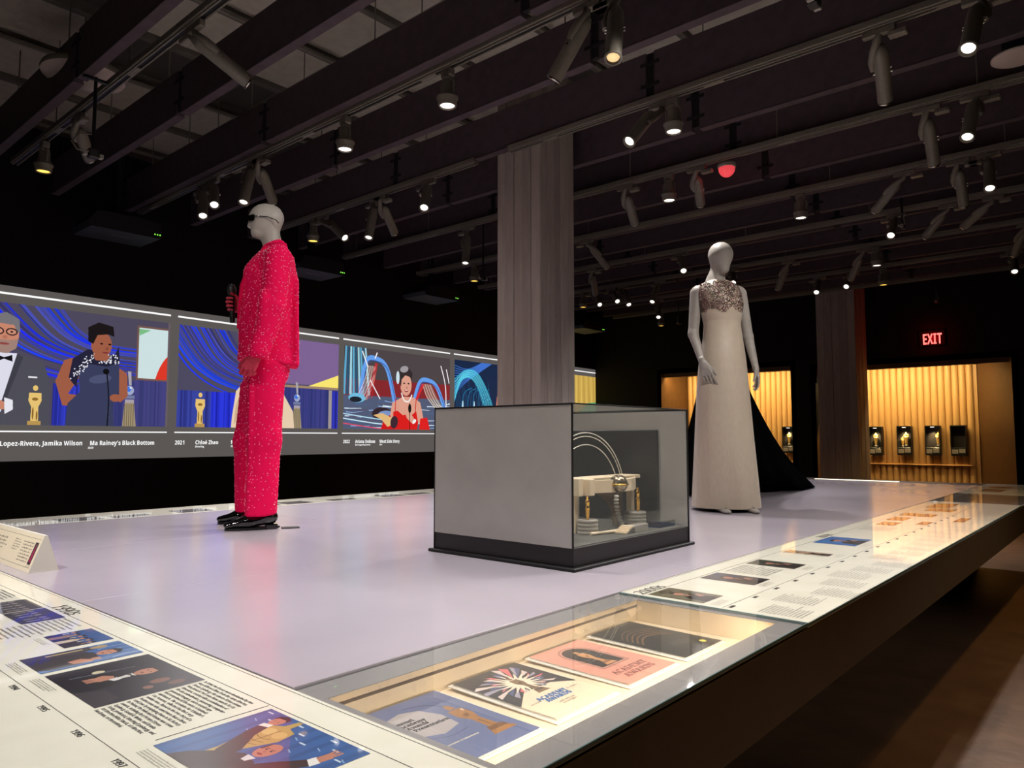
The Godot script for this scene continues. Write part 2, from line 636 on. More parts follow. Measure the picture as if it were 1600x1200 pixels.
# palm and five fingers: w wrist, f finger direction, p palm normal, t thumb side, curls in radians per joint
func hand_bones(w: Vector3, f: Vector3, p: Vector3, t: Vector3, size: float, curls: Array, thumb_curl := 0.25, thumb_open := 0.65) -> Array:
	f = f.normalized(); t = (t - f * t.dot(f)).normalized(); p = (p - f * p.dot(f) - t * p.dot(t)).normalized()
	var o := []
	var L := size
	for k in 4:
		var off := (0.033 - 0.022 * k) * L / 0.19
		o.append(bone(w + t * off * 0.55 + f * 0.008, w + f * (0.088 - 0.004 * k) * L / 0.19 + t * off, 0.0145, 0.0115, Vector3.ONE, 0.012))
	o.append(bone(w - f * 0.03, w + f * 0.02, 0.023, 0.022, Vector3.ONE, 0.015))
	var lens := [[0.040, 0.025, 0.021], [0.045, 0.029, 0.022], [0.041, 0.027, 0.021], [0.032, 0.020, 0.019]]
	for k in 4:
		var off := (0.033 - 0.022 * k) * L / 0.19
		var q := w + f * (0.088 - 0.004 * k) * L / 0.19 + t * off
		var a: float = curls[k] * 0.8
		var spread := t * (0.05 - 0.036 * k)
		for j in 3:
			var d := (f * cos(a) + p * sin(a) + spread * 0.5).normalized()
			var e: Vector3 = q + d * lens[k][j] * L / 0.19
			o.append(bone(q, e, 0.0092 - 0.0009 * j - (0.001 if k == 3 else 0.0), 0.0083 - 0.0009 * j - (0.001 if k == 3 else 0.0), Vector3.ONE, 0.003))
			q = e
			a += curls[k]
	var q := w + t * 0.022 + f * 0.022 + p * 0.006
	var a := thumb_open
	for j in 3:
		var d := (f * cos(a) + t * sin(a) + p * (0.25 + thumb_curl * j)).normalized()
		var e: Vector3 = q + d * [0.042, 0.032, 0.026][j] * L / 0.19
		o.append(bone(q, e, 0.013 - 0.0015 * j, 0.0115 - 0.0015 * j, Vector3.ONE, 0.008 if j == 0 else 0.003))
		q = e
		a -= 0.25
	return o

# one mesh out of several (normals kept)
func joined(meshes: Array) -> ArrayMesh:
	var st := SurfaceTool.new()
	st.begin(Mesh.PRIMITIVE_TRIANGLES)
	for m in meshes: st.append_from(m, 0, Transform3D.IDENTITY)
	return st.commit()

# =====================================================================  the room
func struct(called: String, label: String, st, m, parent = self):
	var o := part(called, st, m, parent)
	tag(o, label, "", "", "structure")
	return o

func wall_z(x: float) -> float:         # front of the long wall behind the screen
	return -9.53 - (x - 3.666) * 0.06613

func build_room():
	struct("floor", "dark brown polished floor of the gallery beside the raised platform", box_mesh(Vector3(-4.2, -0.2, -10.9), Vector3(17.4, 0, 5.2)), M.floor)
	var fl := get_node("floor")
	for k in 3:                          # the paler paving seen along the lower right
		part("floor_slab", box_mesh(Vector3(0.5 + k * 3.0, 0, 0.32), Vector3(3.49 + k * 3.0, 0.004, 1.5), 0.002), M.slab_floor, fl)
	var c = struct("ceiling", "grey ceiling slab glimpsed high between the dark beams", box_mesh(Vector3(-4.2, 4.95, -10.9), Vector3(17.4, 5.15, 5.2)), M.slab_dark)
	var xs := []
	var x := -3.9
	while x < 17.0:
		xs.append(x); x += 1.556
	for i in xs.size() - 1:              # pale soffit panels between the joists
		var z := -9.0
		while z < 4.5:
			if xs[i] < 9.0 and z < 0.5 and rng.randf() < 0.8:
				part("ceiling_panel", box_mesh(Vector3(xs[i] + 0.01, 4.90, z + 0.02), Vector3(xs[i + 1] - 0.01, 4.955, z + 0.87), 0.006), M.slab, c)
			z += 0.88
	for k in 14:
		var zz := -9.0 + 0.88 * k
		var j := part("joist", box_mesh(Vector3(-4, 4.84, zz - 0.035), Vector3(14, 4.95, zz + 0.035), 0.008), M.slab_joist, c)
		if k % 2 == 0:
			part("strut_channel", box_mesh(Vector3(-4, 4.80, zz + 0.05), Vector3(14, 4.835, zz + 0.085), 0.004), M.gear, c)
	var w := part("wall_left", box_mesh(Vector3(-8.2, 0, -0.25), Vector3(14.4, 5.0, 0.0)), M.dark_wall, self)
	w.transform = Transform3D(Basis(Vector3(0.998, 0, -0.066).normalized(), Vector3.UP, Vector3(0.066, 0, 0.998).normalized()), Vector3(3.666, 0, -9.53))
	tag(w, "long black wall carrying the wide screen", "", "", "structure")
	struct("wall_right", "dark gallery wall on the side behind the right of the view", box_mesh(Vector3(-4.2, 0, 5.0), Vector3(17.4, 5.0, 5.2)), M.dark_wall)
	struct("wall_front", "dark gallery wall behind the viewer", box_mesh(Vector3(-4.2, 0, -10.0), Vector3(-4.0, 5.0, 5.2)), M.dark_wall)

const Z1A := -4.95
const Z1B := -1.68
const Z2A := -8.42
const Z2B := -5.44

func build_alcoves():
	var st := mb()
	box(st, Vector3(15, 0, -10.9), Vector3(15.2, 5, Z2A))
	box(st, Vector3(15, 2.88, Z2A), Vector3(15.2, 5, Z2B))
	box(st, Vector3(15, 0, Z2B), Vector3(15.2, 5, Z1A))
	box(st, Vector3(15, 2.80, Z1A), Vector3(15.2, 5, Z1B))
	box(st, Vector3(15, 0, Z1B), Vector3(15.2, 5, 5.2))
	box(st, Vector3(17.2, 0, -10.9), Vector3(17.4, 5, 5.2))
	struct("wall_back", "black end wall with two glowing golden alcoves let into it", st, M.dark_wall)
	alcove(Z1A, Z1B, Z1A, -2.47, 2.80, "wide golden fluted alcove of four statuette cases under the red exit sign", 1)
	alcove(Z2A, Z2B, -8.36, Z2B, 2.88, "golden fluted alcove half hidden behind the gown's skirt and train", 2)
	# statuette cases on the fluted backs
	var places := [[-4.135, 1.345, "next to the concrete column", 1], [-3.605, 1.355, "second from the concrete column, holding two figures", 2], [-3.11, 1.358, "third from the concrete column, figure at its right edge", 3], [-2.68, 1.359, "empty one nearest the brown alcove side wall", 0], [-5.885, 1.364, "in the alcove behind the gown's train", 1]]
	for p in places:
		var at := Vector3(16.02, p[1], p[0])
		var t := thing("statuette_case", "black wall case, " + p[2], "display case", at, 0.0, "black statuette cases on the golden alcove walls")
		var f := mb()
		box(f, Vector3(-0.05, -0.29, -0.13), Vector3(0.10, -0.14, 0.13), 0.006)
		box(f, Vector3(-0.05, 0.26, -0.13), Vector3(0.10, 0.285, 0.13), 0.004)
		box(f, Vector3(-0.05, -0.14, -0.13), Vector3(0.10, 0.26, -0.115), 0.003)
		box(f, Vector3(-0.05, -0.14, 0.115), Vector3(0.10, 0.26, 0.13), 0.003)
		part("frame", f, M.black, t)
		part("back_panel", box_mesh(Vector3(0.085, -0.14, -0.115), Vector3(0.10, 0.26, 0.115)), M.gear_dark, t)
		for s in [-1, 1]:
			var cp := part("caption_card", box_mesh(Vector3(-0.056, -0.25, -0.05), Vector3(-0.05, -0.175, 0.05), 0.001), M.card_grey, t, Transform3D(Basis.IDENTITY, Vector3(0, 0.0 if s < 0 else 0.012, s * 0.058)))
			small_print(cp, Vector3(-0.0565, -0.18, -0.045), Vector3(0, 0, 1), Vector3.UP, 0.085, 0.06, 5, M.black)
		var figs := []
		if p[3] == 1: figs = [[0.0, 0.31, "gold statuette alone in the case " + p[2]]]
		if p[3] == 2: figs = [[0.025, 0.31, "taller front gold statuette of the pair in the second wall case"], [-0.05, 0.22, "smaller gold statuette at the back of the pair in the second wall case"]]
		if p[3] == 3: figs = [[0.085, 0.31, "gold statuette against the right edge of the third wall case"]]
		for g in figs:
			statuette(at + Vector3(0.02 if g[1] > 0.3 else 0.06, -0.14, g[0]), g[1], -PI / 2, g[2], "gold statuettes in the wall cases", M.gold_lit)
		if p[3] > 0:
			spot(t, Vector3(-0.03, 0.25, 0.0), Vector3(0.35, -1, 0), 1.1, Color(1, 0.85, 0.6), 40, 0.02)
			part("lamp", box_mesh(Vector3(-0.045, 0.252, -0.03), Vector3(-0.02, 0.259, 0.03), 0.001), M.lens_white, t)

func alcove(za: float, zb: float, ba: float, bb: float, top: float, label: String, n: int):
	var t := thing("alcove", label, "alcove", Vector3(15.2, 0, (za + zb) / 2), 0.0, "", "structure")
	var o := t.position
	var xb := 16.2
	var s := mb()
	for e in [[za, ba, -1.0], [zb, bb, 1.0]]:
		var q := PackedVector2Array([Vector2(15.0 - o.x, e[0] - o.z), Vector2(xb + 0.2 - o.x, e[1] - o.z), Vector2(xb + 0.2 - o.x, e[1] - o.z + e[2] * 0.1), Vector2(15.0 - o.x, e[0] - o.z + e[2] * 0.1)])
		var jm := mb()
		prism(jm, q, 0.0, -top, Transform3D(Basis(Vector3.RIGHT, Vector3(0, 0, 1), Vector3(0, -1, 0)), Vector3.ZERO))
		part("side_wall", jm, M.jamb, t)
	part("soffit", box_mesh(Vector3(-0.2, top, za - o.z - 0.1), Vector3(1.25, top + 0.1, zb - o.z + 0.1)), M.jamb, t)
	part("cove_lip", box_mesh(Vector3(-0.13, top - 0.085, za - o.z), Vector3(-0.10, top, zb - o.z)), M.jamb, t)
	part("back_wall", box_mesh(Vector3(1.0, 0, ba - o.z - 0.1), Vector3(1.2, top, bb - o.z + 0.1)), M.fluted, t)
	# half-round flutes, each a piece of its own; one mesh for the tall ones, one for the low ones
	var pitch := 0.12
	var meshes := []
	for h in [[0.90, top], [0.02, 0.86]]:
		var f := mb()
		var rings := []
		for y in [h[0], h[1]]:
			var r := []
			for k in 9:
				var a := -PI / 2 + PI * k / 8
				r.append(Vector3(-cos(a) * 0.05, y, sin(a) * pitch * 0.49))
			rings.append(r)
		f.set_smooth_group(1)
		skin(f, rings, false, false, false)
		f.set_smooth_group(-1)
		f.generate_normals()
		meshes.append(f.commit())
	var z := ba + pitch * 0.5
	while z < bb:
		for m in meshes:
			part("flute", m, M.fluted, t, Transform3D(Basis.IDENTITY, Vector3(1.0, 0, z - o.z)))
		z += pitch
	part("ledge", box_mesh(Vector3(0.925, 0.865, ba - o.z), Vector3(1.0, 0.885, bb - o.z), 0.004), M.fluted, t)
	var L := bb - ba - 0.1
	part("cove_light", box_mesh(Vector3(-0.08, top - 0.03, ba - o.z + 0.05), Vector3(-0.05, top - 0.012, bb - o.z - 0.05)), M.led_warm, t)
	var a := AreaLight3D.new()
	a.name = "cove_area_light"
	a.area_size = Vector2(L, 0.06)
	a.light_color = Color(1.0, 0.86, 0.60)
	a.light_energy = 2.3 * L
	a.area_range = 20.0
	a.shadow_enabled = true
	var d := Vector3(1.0, -0.9, 0).normalized()
	var zx := Vector3(0, 0, 1)
	a.transform = Transform3D(Basis(zx, -(d.cross(zx)).normalized(), -d), Vector3(-0.04, top - 0.055, (ba + bb) / 2 - o.z))
	if a.transform.basis.determinant() < 0: a.transform.basis = Basis(-zx, -(d.cross(zx)).normalized(), -d)
	t.add_child(a, true)
	part("ledge_glow", box_mesh(Vector3(0.926, 0.886, ba - o.z + 0.05), Vector3(0.948, 0.891, bb - o.z - 0.05)), M.glow_low, t)  # glowing strip for the bright line along the ledge

func statuette(at: Vector3, h: float, turn: float, label: String, group: String, m):
	var t := thing("statuette", label, "statuette", at, turn, group)
	var k := h / 0.34
	var base := mb()
	lathe(base, [[0.0, 0.0], [0.055 * k, 0.0], [0.055 * k, 0.03 * k], [0.045 * k, 0.045 * k], [0.04 * k, 0.06 * k], [0.0, 0.06 * k]], 16)
	part("base", base, M.black, t)
	var B := []
	var q := func(x, y, z): return Vector3(x, y, z) * k
	B.append(bone(q.call(-0.014, 0.065, 0), q.call(-0.018, 0.20, 0), 0.010 * k, 0.019 * k, Vector3.ONE, 0.01 * k))
	B.append(bone(q.call(0.014, 0.065, 0), q.call(0.018, 0.20, 0), 0.010 * k, 0.019 * k, Vector3.ONE, 0.01 * k))
	B.append(bone(q.call(0, 0.20, 0), q.call(0, 0.27, 0), 0.022 * k, 0.034 * k, Vector3(1, 1, 1.4), 0.012 * k))
	B.append(bone(q.call(0, 0.285, 0), q.call(0, 0.315, 0.002), 0.010 * k, 0.014 * k, Vector3.ONE, 0.008 * k))
	for s in [-1.0, 1.0]:
		B.append(bone(q.call(0.036 * s, 0.28, 0), q.call(0.042 * s, 0.235, 0.0), 0.011 * k, 0.009 * k, Vector3.ONE, 0.006 * k))
		B.append(bone(q.call(0.042 * s, 0.235, 0), q.call(0.004 * s, 0.225, 0.026), 0.009 * k, 0.007 * k, Vector3.ONE, 0.004 * k))
	B.append(bone(q.call(0, 0.225, 0.032), q.call(0, 0.075, 0.03), 0.006 * k, 0.004 * k, Vector3.ONE, 0.003 * k))
	part("figure", nets(B, 0.0052 * k), m, t)
	return t

func build_columns():
	concrete_column(Vector3(5.10, 0.9005, -4.60), 0.52, 4.9, "board-marked concrete column rising behind the glass case on the platform")
	concrete_column(Vector3(14.02, 0, -4.58), 0.68, 4.9, "distant concrete column standing in front of the golden alcoves")

func concrete_column(at: Vector3, s: float, h: float, label: String):
	var t := thing("concrete_column", label, "column", at, 0.0, "", "structure")
	h -= at.y
	part("core", box_mesh(Vector3(0.01, 0, 0.01), Vector3(s - 0.01, h, s - 0.01)), M.concrete[0], t)
	var n := 5
	var w := s / n
	for k in n:
		var pr := [0.0, 0.005, -0.002, 0.004, 0.001][k] as float
		for f in 4:
			var b := mb()
			box(b, Vector3(k * w + 0.0015, 0.0, -0.012), Vector3((k + 1) * w - 0.0015, h, 0.012 + pr * 0.0), 0.003)
			var xf := Transform3D.IDENTITY
			if f == 0: xf = Transform3D(Basis.IDENTITY, Vector3(0, 0, s - 0.01 + pr))
			if f == 1: xf = Transform3D(Basis(Vector3.UP, -PI / 2), Vector3(0.01 - pr, 0, 0))
			if f == 2: xf = Transform3D(Basis(Vector3.UP, PI), Vector3(s, 0, 0.01 - pr))
			if f == 3: xf = Transform3D(Basis(Vector3.UP, PI / 2), Vector3(s - 0.01 + pr, 0, s))
			part("board_mark", b, M.concrete[(k * 3 + f) % 4], t, xf)

func build_beams():
	var joints := [-9.06, -5.96, -2.85, 0.25, 3.35]
	var meshes := {}
	for k in 19:
		var x := -0.47 + 0.777 * k
		var place := ""
		var ord := ["first", "second", "third", "fourth", "fifth", "sixth", "seventh", "eighth", "ninth", "tenth", "eleventh", "twelfth"]
		if k <= 6: place = "%s in front of the concrete column" % ord[6 - k] if k < 6 else "touching the front of the concrete column's top"
		if k == 7: place = "first behind the concrete column"
		if k > 7: place = "%s behind the concrete column" % ord[k - 7]
		if k == 6: place = "first in front of the concrete column"
		elif k < 6: place = "%s in front of the concrete column" % ord[6 - k]
		var t := thing("ceiling_beam", "long dark plum ceiling beam, " + place, "beam", Vector3(x, 4.1, 0), 0.0, "dark ceiling beams")
		for i in joints.size() - 1:
			var a: float = joints[i] + 0.035
			var b: float = joints[i + 1] - 0.035
			var key := i
			if not meshes.has(key):
				var f := box_mesh(Vector3(0.0, 0.012, a), Vector3(0.07, 0.39, b), 0.004)
				f.generate_normals()
				var e := box_mesh(Vector3(-0.004, 0.0, a), Vector3(0.074, 0.0115, b), 0.003)
				e.generate_normals()
				var j := mb()
				box(j, Vector3(0.012, 0.03, b - 0.01), Vector3(0.058, 0.385, b + 0.08), 0.003)
				box(j, Vector3(-0.006, 0.10, b - 0.05), Vector3(0.0, 0.13, b + 0.12), 0.002)
				box(j, Vector3(-0.006, 0.28, b - 0.05), Vector3(0.0, 0.31, b + 0.12), 0.002)
				j.generate_normals()
				var r := mb()
				tube(r, [Vector3(0.035, 0.38, b - 0.25), Vector3(0.035, 0.86, b - 0.25)], 0.006, 6)
				tube(r, [Vector3(0.035, 0.38, (a + b) / 2), Vector3(0.035, 0.86, (a + b) / 2)], 0.006, 6)
				r.generate_normals()
				meshes[key] = [f.commit(), e.commit(), j.commit(), r.commit()]
			part("beam_panel", meshes[key][0], M.beam, t)
			part("bottom_edge", meshes[key][1], M.beam, t)
			part("joint_bracket", meshes[key][2], M.gap, t)
			part("hanger_rod", meshes[key][3], M.gear, t)

# =====================================================================  the raised platform
const DY := 0.90
const PX0 := 0.245
const PX1 := 9.72
const PZ0 := -5.47
const PZ1 := -0.742
const DX0 := 0.878
const DZ1 := -1.365
const DZ0 := -5.0
const IX1 := 2.126

func build_platform():
	var t := thing("display_platform", "broad raised platform with a pale lavender-grey deck and dark brown edge", "platform", Vector3(0, 0, 0))
	var c := mb()
	box(c, Vector3(PX0 + 0.02, 0.69, PZ0 + 0.02), Vector3(PX1 - 0.02, 0.76, PZ1 - 0.02))
	box(c, Vector3(PX0 + 0.02, 0.76, PZ0 + 0.02), Vector3(PX1 - 0.02, 0.8845, DZ1 - 0.002))
	box(c, Vector3(PX0 + 0.02, 0.76, DZ1 - 0.002), Vector3(DX0 - 0.002, 0.8845, PZ1 - 0.02))
	box(c, Vector3(IX1 + 0.004, 0.76, DZ1 - 0.002), Vector3(PX1 - 0.02, 0.8845, PZ1 - 0.02))
	part("core", c, M.black, t)
	part("plinth", box_mesh(Vector3(1.0, 0, -4.7), Vector3(9.4, 0.69, -1.45)), M.plinth, t)
	part("front_fascia", box_mesh(Vector3(PX0, 0.686, PZ1 - 0.02), Vector3(PX1, 0.884, PZ1), 0.003), M.fascia, t)
	part("rear_fascia", box_mesh(Vector3(PX0, 0.686, PZ0), Vector3(PX1, 0.884, PZ0 + 0.02), 0.003), M.fascia, t)
	part("end_fascia", box_mesh(Vector3(PX1 - 0.02, 0.686, PZ0), Vector3(PX1, 0.884, PZ1), 0.003), M.fascia, t)
	part("end_fascia", box_mesh(Vector3(PX0, 0.686, PZ0), Vector3(PX0 + 0.02, 0.884, PZ1), 0.003), M.fascia, t)
	# deck panels with open joints
	var xs := [DX0 + 0.003, 2.70, 4.52, 6.34, 8.16, 9.28]
	var zs := [DZ0 + 0.003, -3.79, -2.575, DZ1 - 0.003]
	for i in xs.size() - 1:
		for j in zs.size() - 1:
			part("deck_panel", box_mesh(Vector3(xs[i] + 0.001, 0.885, zs[j] + 0.001), Vector3(xs[i + 1] - 0.001, DY, zs[j + 1] - 0.001), 0.0012), M.deck, t)
	part("end_strip", box_mesh(Vector3(9.285, 0.885, DZ0), Vector3(PX1, DY - 0.002, DZ1 - 0.003), 0.001), M.gear_dark, t)
	part("end_light_strip", box_mesh(Vector3(9.40, 0.893, -3.15), Vector3(9.46, 0.904, -2.2), 0.002), M.led_white, t)
	# the flat black foot plate by the suited figure's heel
	part("stand_plate", box_mesh(Vector3(-0.05, 0.0, -0.03), Vector3(0.05, 0.006, 0.03), 0.002), M.black, t, Transform3D(Basis(Vector3.UP, -0.5), Vector3(2.37, DY, -3.735)))

# =====================================================================  the wide screen
func drape(p: Pic, x0: float, x1: float, y: float, seed_: int):
	var r := RandomNumberGenerator.new()
	r.seed = seed_
	for k in 34:
		var a := r.randf()
		var xa := x0 - 120 + a * (x1 - x0) * 0.75
		var yb := y * (0.45 + 0.62 * (1.0 - a)) + r.randf_range(-14, 14)
		var c := Color(0.12, 0.16 + r.randf() * 0.12, 0.75 + r.randf() * 0.25) if r.randf() < 0.55 else Color(0.30, 0.34, 0.78).lerp(Color(0.2, 0.18, 0.34), r.randf())
		p.curve([v(xa, -10), v(xa + (x1 - xa) * 0.28, yb * 0.62), v(xa + (x1 - xa) * 0.62, yb * 0.93), v(x1 + 20, yb)], [r.randf_range(5, 15), 3], c)

func folds(p: Pic, x0: float, x1: float, y0: float, y1: float, c0: Color, c1: Color, sd: int):
	var r := RandomNumberGenerator.new()
	r.seed = sd
	p.quadp(x0, y0, x1 - x0, y1 - y0, c0)
	for k in int((x1 - x0) / 9):
		var x := x0 + r.randf() * (x1 - x0 - 12)
		p.quadp(x, y0, 3 + r.randf() * 9, y1 - y0, c0.lerp(c1, r.randf()))

func trophy(p: Pic, x: float, y: float, h: float):       # small gilded figure on a stage picture
	var g := Color(0.90, 0.76, 0.45)
	var d := Color(0.55, 0.40, 0.18)
	var k := h / 100.0
	p.ell(x, y - 94 * k, 6 * k, 7 * k, g)
	p.poly([v(x - 14 * k, y - 82 * k), v(x + 14 * k, y - 82 * k), v(x + 15 * k, y - 62 * k), v(x + 8 * k, y - 46 * k), v(x + 9 * k, y - 10 * k), v(x - 9 * k, y - 10 * k), v(x - 8 * k, y - 46 * k), v(x - 15 * k, y - 62 * k)], g)
	p.ell(x, y - 66 * k, 7 * k, 4 * k, d)
	p.ell(x - 4 * k, y - 30 * k, 2 * k, 16 * k, d)
	p.ell(x + 5 * k, y - 24 * k, 2 * k, 12 * k, d)
	p.quadp(x - 15 * k, y - 10 * k, 30 * k, 10 * k, Color(0.72, 0.58, 0.32))

func orb_post(p: Pic, x: float, y: float):
	p.poly([v(x - 30, 515), v(x - 22, y + 60), v(x + 22, y + 60), v(x + 34, 515)], Color(0.62, 0.56, 0.44))
	for k in 5: p.quadp(x - 22 + k * 10, y + 64, 3, 515 - y - 64, Color(0.45, 0.40, 0.32))
	p.quadp(x - 24, y + 24, 48, 16, Color(0.45, 0.48, 0.62))
	p.quadp(x - 20, y + 44, 42, 16, Color(0.66, 0.62, 0.66))
	p.ell(x, y, 20, 22, Color(0.62, 0.66, 0.78))
	p.ell(x - 5, y - 5, 11, 12, Color(0.24, 0.45, 0.88))
	p.ell(x + 4, y - 12, 5, 4, Color(0.95, 0.95, 0.97))
	p.poly([v(x - 12, y - 90), v(x + 4, y - 90), v(x + 8, y - 24), v(x - 4, y - 24)], Color(0.66, 0.64, 0.68))

func slide_a() -> Pic:
	var p := Pic.new(1040, 536, 1000, Color(0.30, 0.28, 0.36))
	drape(p, 0, 830, 330, 11)
	folds(p, 480, 640, 330, 515, Color(0.20, 0.24, 0.78), Color(0.12, 0.14, 0.5), 3)
	folds(p, 700, 1000, 300, 515, Color(0.27, 0.26, 0.50), Color(0.18, 0.20, 0.42), 4)
	p.quadp(838, 30, 162, 262, Color(0.45, 0.33, 0.30))
	p.quadp(848, 40, 142, 244, Color(0.80, 0.88, 0.89))
	p.ell(990, 300, 60, 150, Color(0.86, 0.22, 0.16), 0.25)
	p.quadp(840, 286, 160, 8, Color(0.45, 0.33, 0.30))
	p.quadp(832, 294, 168, 221, Color(0.27, 0.27, 0.50))
	folds(p, 832, 1000, 294, 515, Color(0.27, 0.26, 0.50), Color(0.2, 0.22, 0.42), 5)
	p.quadp(990, 0, 10, 515, Color(0.40, 0.36, 0.38))
	p.poly([v(846, 46), v(905, 46), v(850, 78)], Color(0.48, 0.74, 0.52))
	orb_post(p, 812, 345)
	# man in a dinner jacket, left
	var sk := Color(0.78, 0.52, 0.42)
	p.poly([v(150, 515), v(170, 260), v(260, 205), v(350, 215), v(440, 245), v(470, 340), v(468, 515)], Color(0.30, 0.30, 0.34))
	p.poly([v(268, 210), v(336, 212), v(322, 300), v(286, 460), v(240, 470), v(240, 260)], Color(0.86, 0.86, 0.92))
	p.poly([v(336, 212), v(360, 225), v(300, 420), v(286, 420)], Color(0.24, 0.24, 0.28))
	p.ell(284, 130, 56, 78, sk)
	p.poly([v(226, 110), v(230, 60), v(290, 40), v(338, 66), v(344, 120), v(332, 122), v(320, 92), v(250, 88)], Color(0.46, 0.45, 0.47))
	p.poly([v(236, 162), v(262, 156), v(310, 158), v(338, 150), v(332, 190), v(300, 214), v(262, 212)], Color(0.62, 0.50, 0.46))
	p.ell(284, 174, 22, 5, Color(0.55, 0.28, 0.26))
	for x in [262, 312]:
		p.ell(x, 122, 22, 16, Color(0.16, 0.10, 0.10))
		p.ell(x, 122, 17, 11, Color(0.80, 0.55, 0.46))
		p.ell(x, 122, 5, 4, Color(0.15, 0.1, 0.1))
	p.ell(288, 146, 9, 8, Color(0.70, 0.44, 0.36))
	p.poly([v(262, 222), v(288, 232), v(318, 220), v(320, 248), v(288, 238), v(264, 250)], Color(0.06, 0.06, 0.08))
	p.quadp(382, 306, 34, 6, Color(0.93, 0.93, 0.95))
	p.poly([v(240, 390), v(300, 420), v(306, 450), v(250, 450)], sk)
	p.poly([v(296, 400), v(328, 410), v(330, 450), v(300, 470)], Color(0.90, 0.90, 0.93))
	trophy(p, 412, 515, 170)
	var W := func(a, b): return v((a - 734) * 1.08 + 676, (b - 180) * 1.06 + 140)
	# woman in a navy gown with a beaded collar
	var s2 := Color(0.62, 0.36, 0.27)
	p.poly([W.call(560, 350), W.call(590, 260), W.call(640, 240), W.call(650, 330), W.call(610, 400), W.call(700, 410), W.call(780, 395), W.call(790, 420), W.call(700, 452), W.call(590, 450)], s2)
	p.poly([W.call(800, 270), W.call(846, 300), W.call(852, 400), W.call(820, 430), W.call(790, 400)], s2)
	p.poly([W.call(640, 245), W.call(810, 240), W.call(815, 400), W.call(790, 440), W.call(800, 575), W.call(600, 575), W.call(610, 440), W.call(655, 390)], Color(0.22, 0.24, 0.36))
	p.ell(W.call(735, 330).x, W.call(735, 330).y, 50, 20, Color(0.30, 0.32, 0.45), -0.2)
	p.poly([W.call(610, 330), W.call(622, 250), W.call(680, 205), W.call(790, 222), W.call(806, 182), W.call(812, 250), W.call(760, 275), W.call(690, 268), W.call(650, 300), W.call(640, 370), W.call(622, 350)], Color(0.13, 0.13, 0.22))
	var r := RandomNumberGenerator.new()
	r.seed = 5
	for k in 130:
		var t := r.randf()
		var c: Vector2 = W.call(628, 330).lerp(W.call(690, 240), t * 3.0) if t < 0.33 else W.call(690, 240).lerp(W.call(800, 240), (t - 0.33) * 1.5)
		p.ell(c.x + r.randf_range(-16, 16), c.y + r.randf_range(-22, 22), 3, 3, Color(0.92, 0.92, 0.95))
	p.ell(W.call(734, 180).x, W.call(734, 180).y, 46, 60, s2)
	p.poly([W.call(680, 170), W.call(678, 110), W.call(720, 84), W.call(780, 96), W.call(786, 140), W.call(760, 132), W.call(716, 140), W.call(700, 180)], Color(0.10, 0.08, 0.09))
	p.poly([W.call(700, 225), W.call(770, 225), W.call(760, 250), W.call(712, 250)], s2)
	for x in [734, 768]: p.ell(W.call(x, 176).x, W.call(x, 176).y, 7, 4, Color(0.12, 0.07, 0.07))
	p.ell(W.call(757, 196).x, W.call(757, 196).y, 7, 7, Color(0.52, 0.29, 0.22))
	p.ell(W.call(752, 214).x, W.call(752, 214).y, 15, 4, Color(0.50, 0.20, 0.20))
	p.curve([W.call(760, 300), W.call(772, 420), W.call(768, 575)], 5, Color(0.05, 0.05, 0.06))
	p.ell(W.call(757, 296).x, W.call(757, 296).y, 14, 13, Color(0.05, 0.05, 0.06))
	p.ell(W.call(800, 410).x, W.call(800, 410).y, 26, 18, s2)
	return p

func slide_b() -> Pic:
	var p := Pic.new(1040, 536, 1000, Color(0.30, 0.29, 0.38))
	drape(p, 0, 520, 330, 21)
	folds(p, 0, 180, 330, 515, Color(0.22, 0.27, 0.62), Color(0.16, 0.18, 0.48), 6)
	folds(p, 180, 420, 330, 515, Color(0.17, 0.22, 0.86), Color(0.10, 0.13, 0.62), 7)
	p.quadp(560, 0, 440, 260, Color(0.49, 0.39, 0.58))
	p.poly([v(770, 272), v(1000, 190), v(1000, 272)], Color(0.98, 0.90, 0.45))
	p.quadp(560, 268, 440, 14, Color(0.62, 0.52, 0.42))
	folds(p, 560, 1000, 282, 515, Color(0.24, 0.25, 0.52), Color(0.17, 0.2, 0.42), 8)
	folds(p, 955, 1000, 290, 515, Color(0.20, 0.22, 0.75), Color(0.14, 0.15, 0.5), 9)
	p.quadp(930, 285, 24, 230, Color(0.62, 0.58, 0.58))
	orb_post(p, 706, 340)
	trophy(p, 122, 515, 175)
	p.poly([v(296, 515), v(300, 460), v(320, 320), v(370, 262), v(470, 240), v(600, 300), v(680, 420), v(690, 515)], Color(0.90, 0.80, 0.68))
	p.poly([v(320, 400), v(350, 320), v(345, 440), v(312, 500)], Color(0.80, 0.68, 0.56))
	p.ell(470, 170, 55, 75, Color(0.80, 0.60, 0.48))
	p.poly([v(412, 300), v(408, 120), v(470, 76), v(530, 120), v(534, 280), v(510, 200), v(470, 110), v(430, 200)], Color(0.10, 0.07, 0.07))
	return p

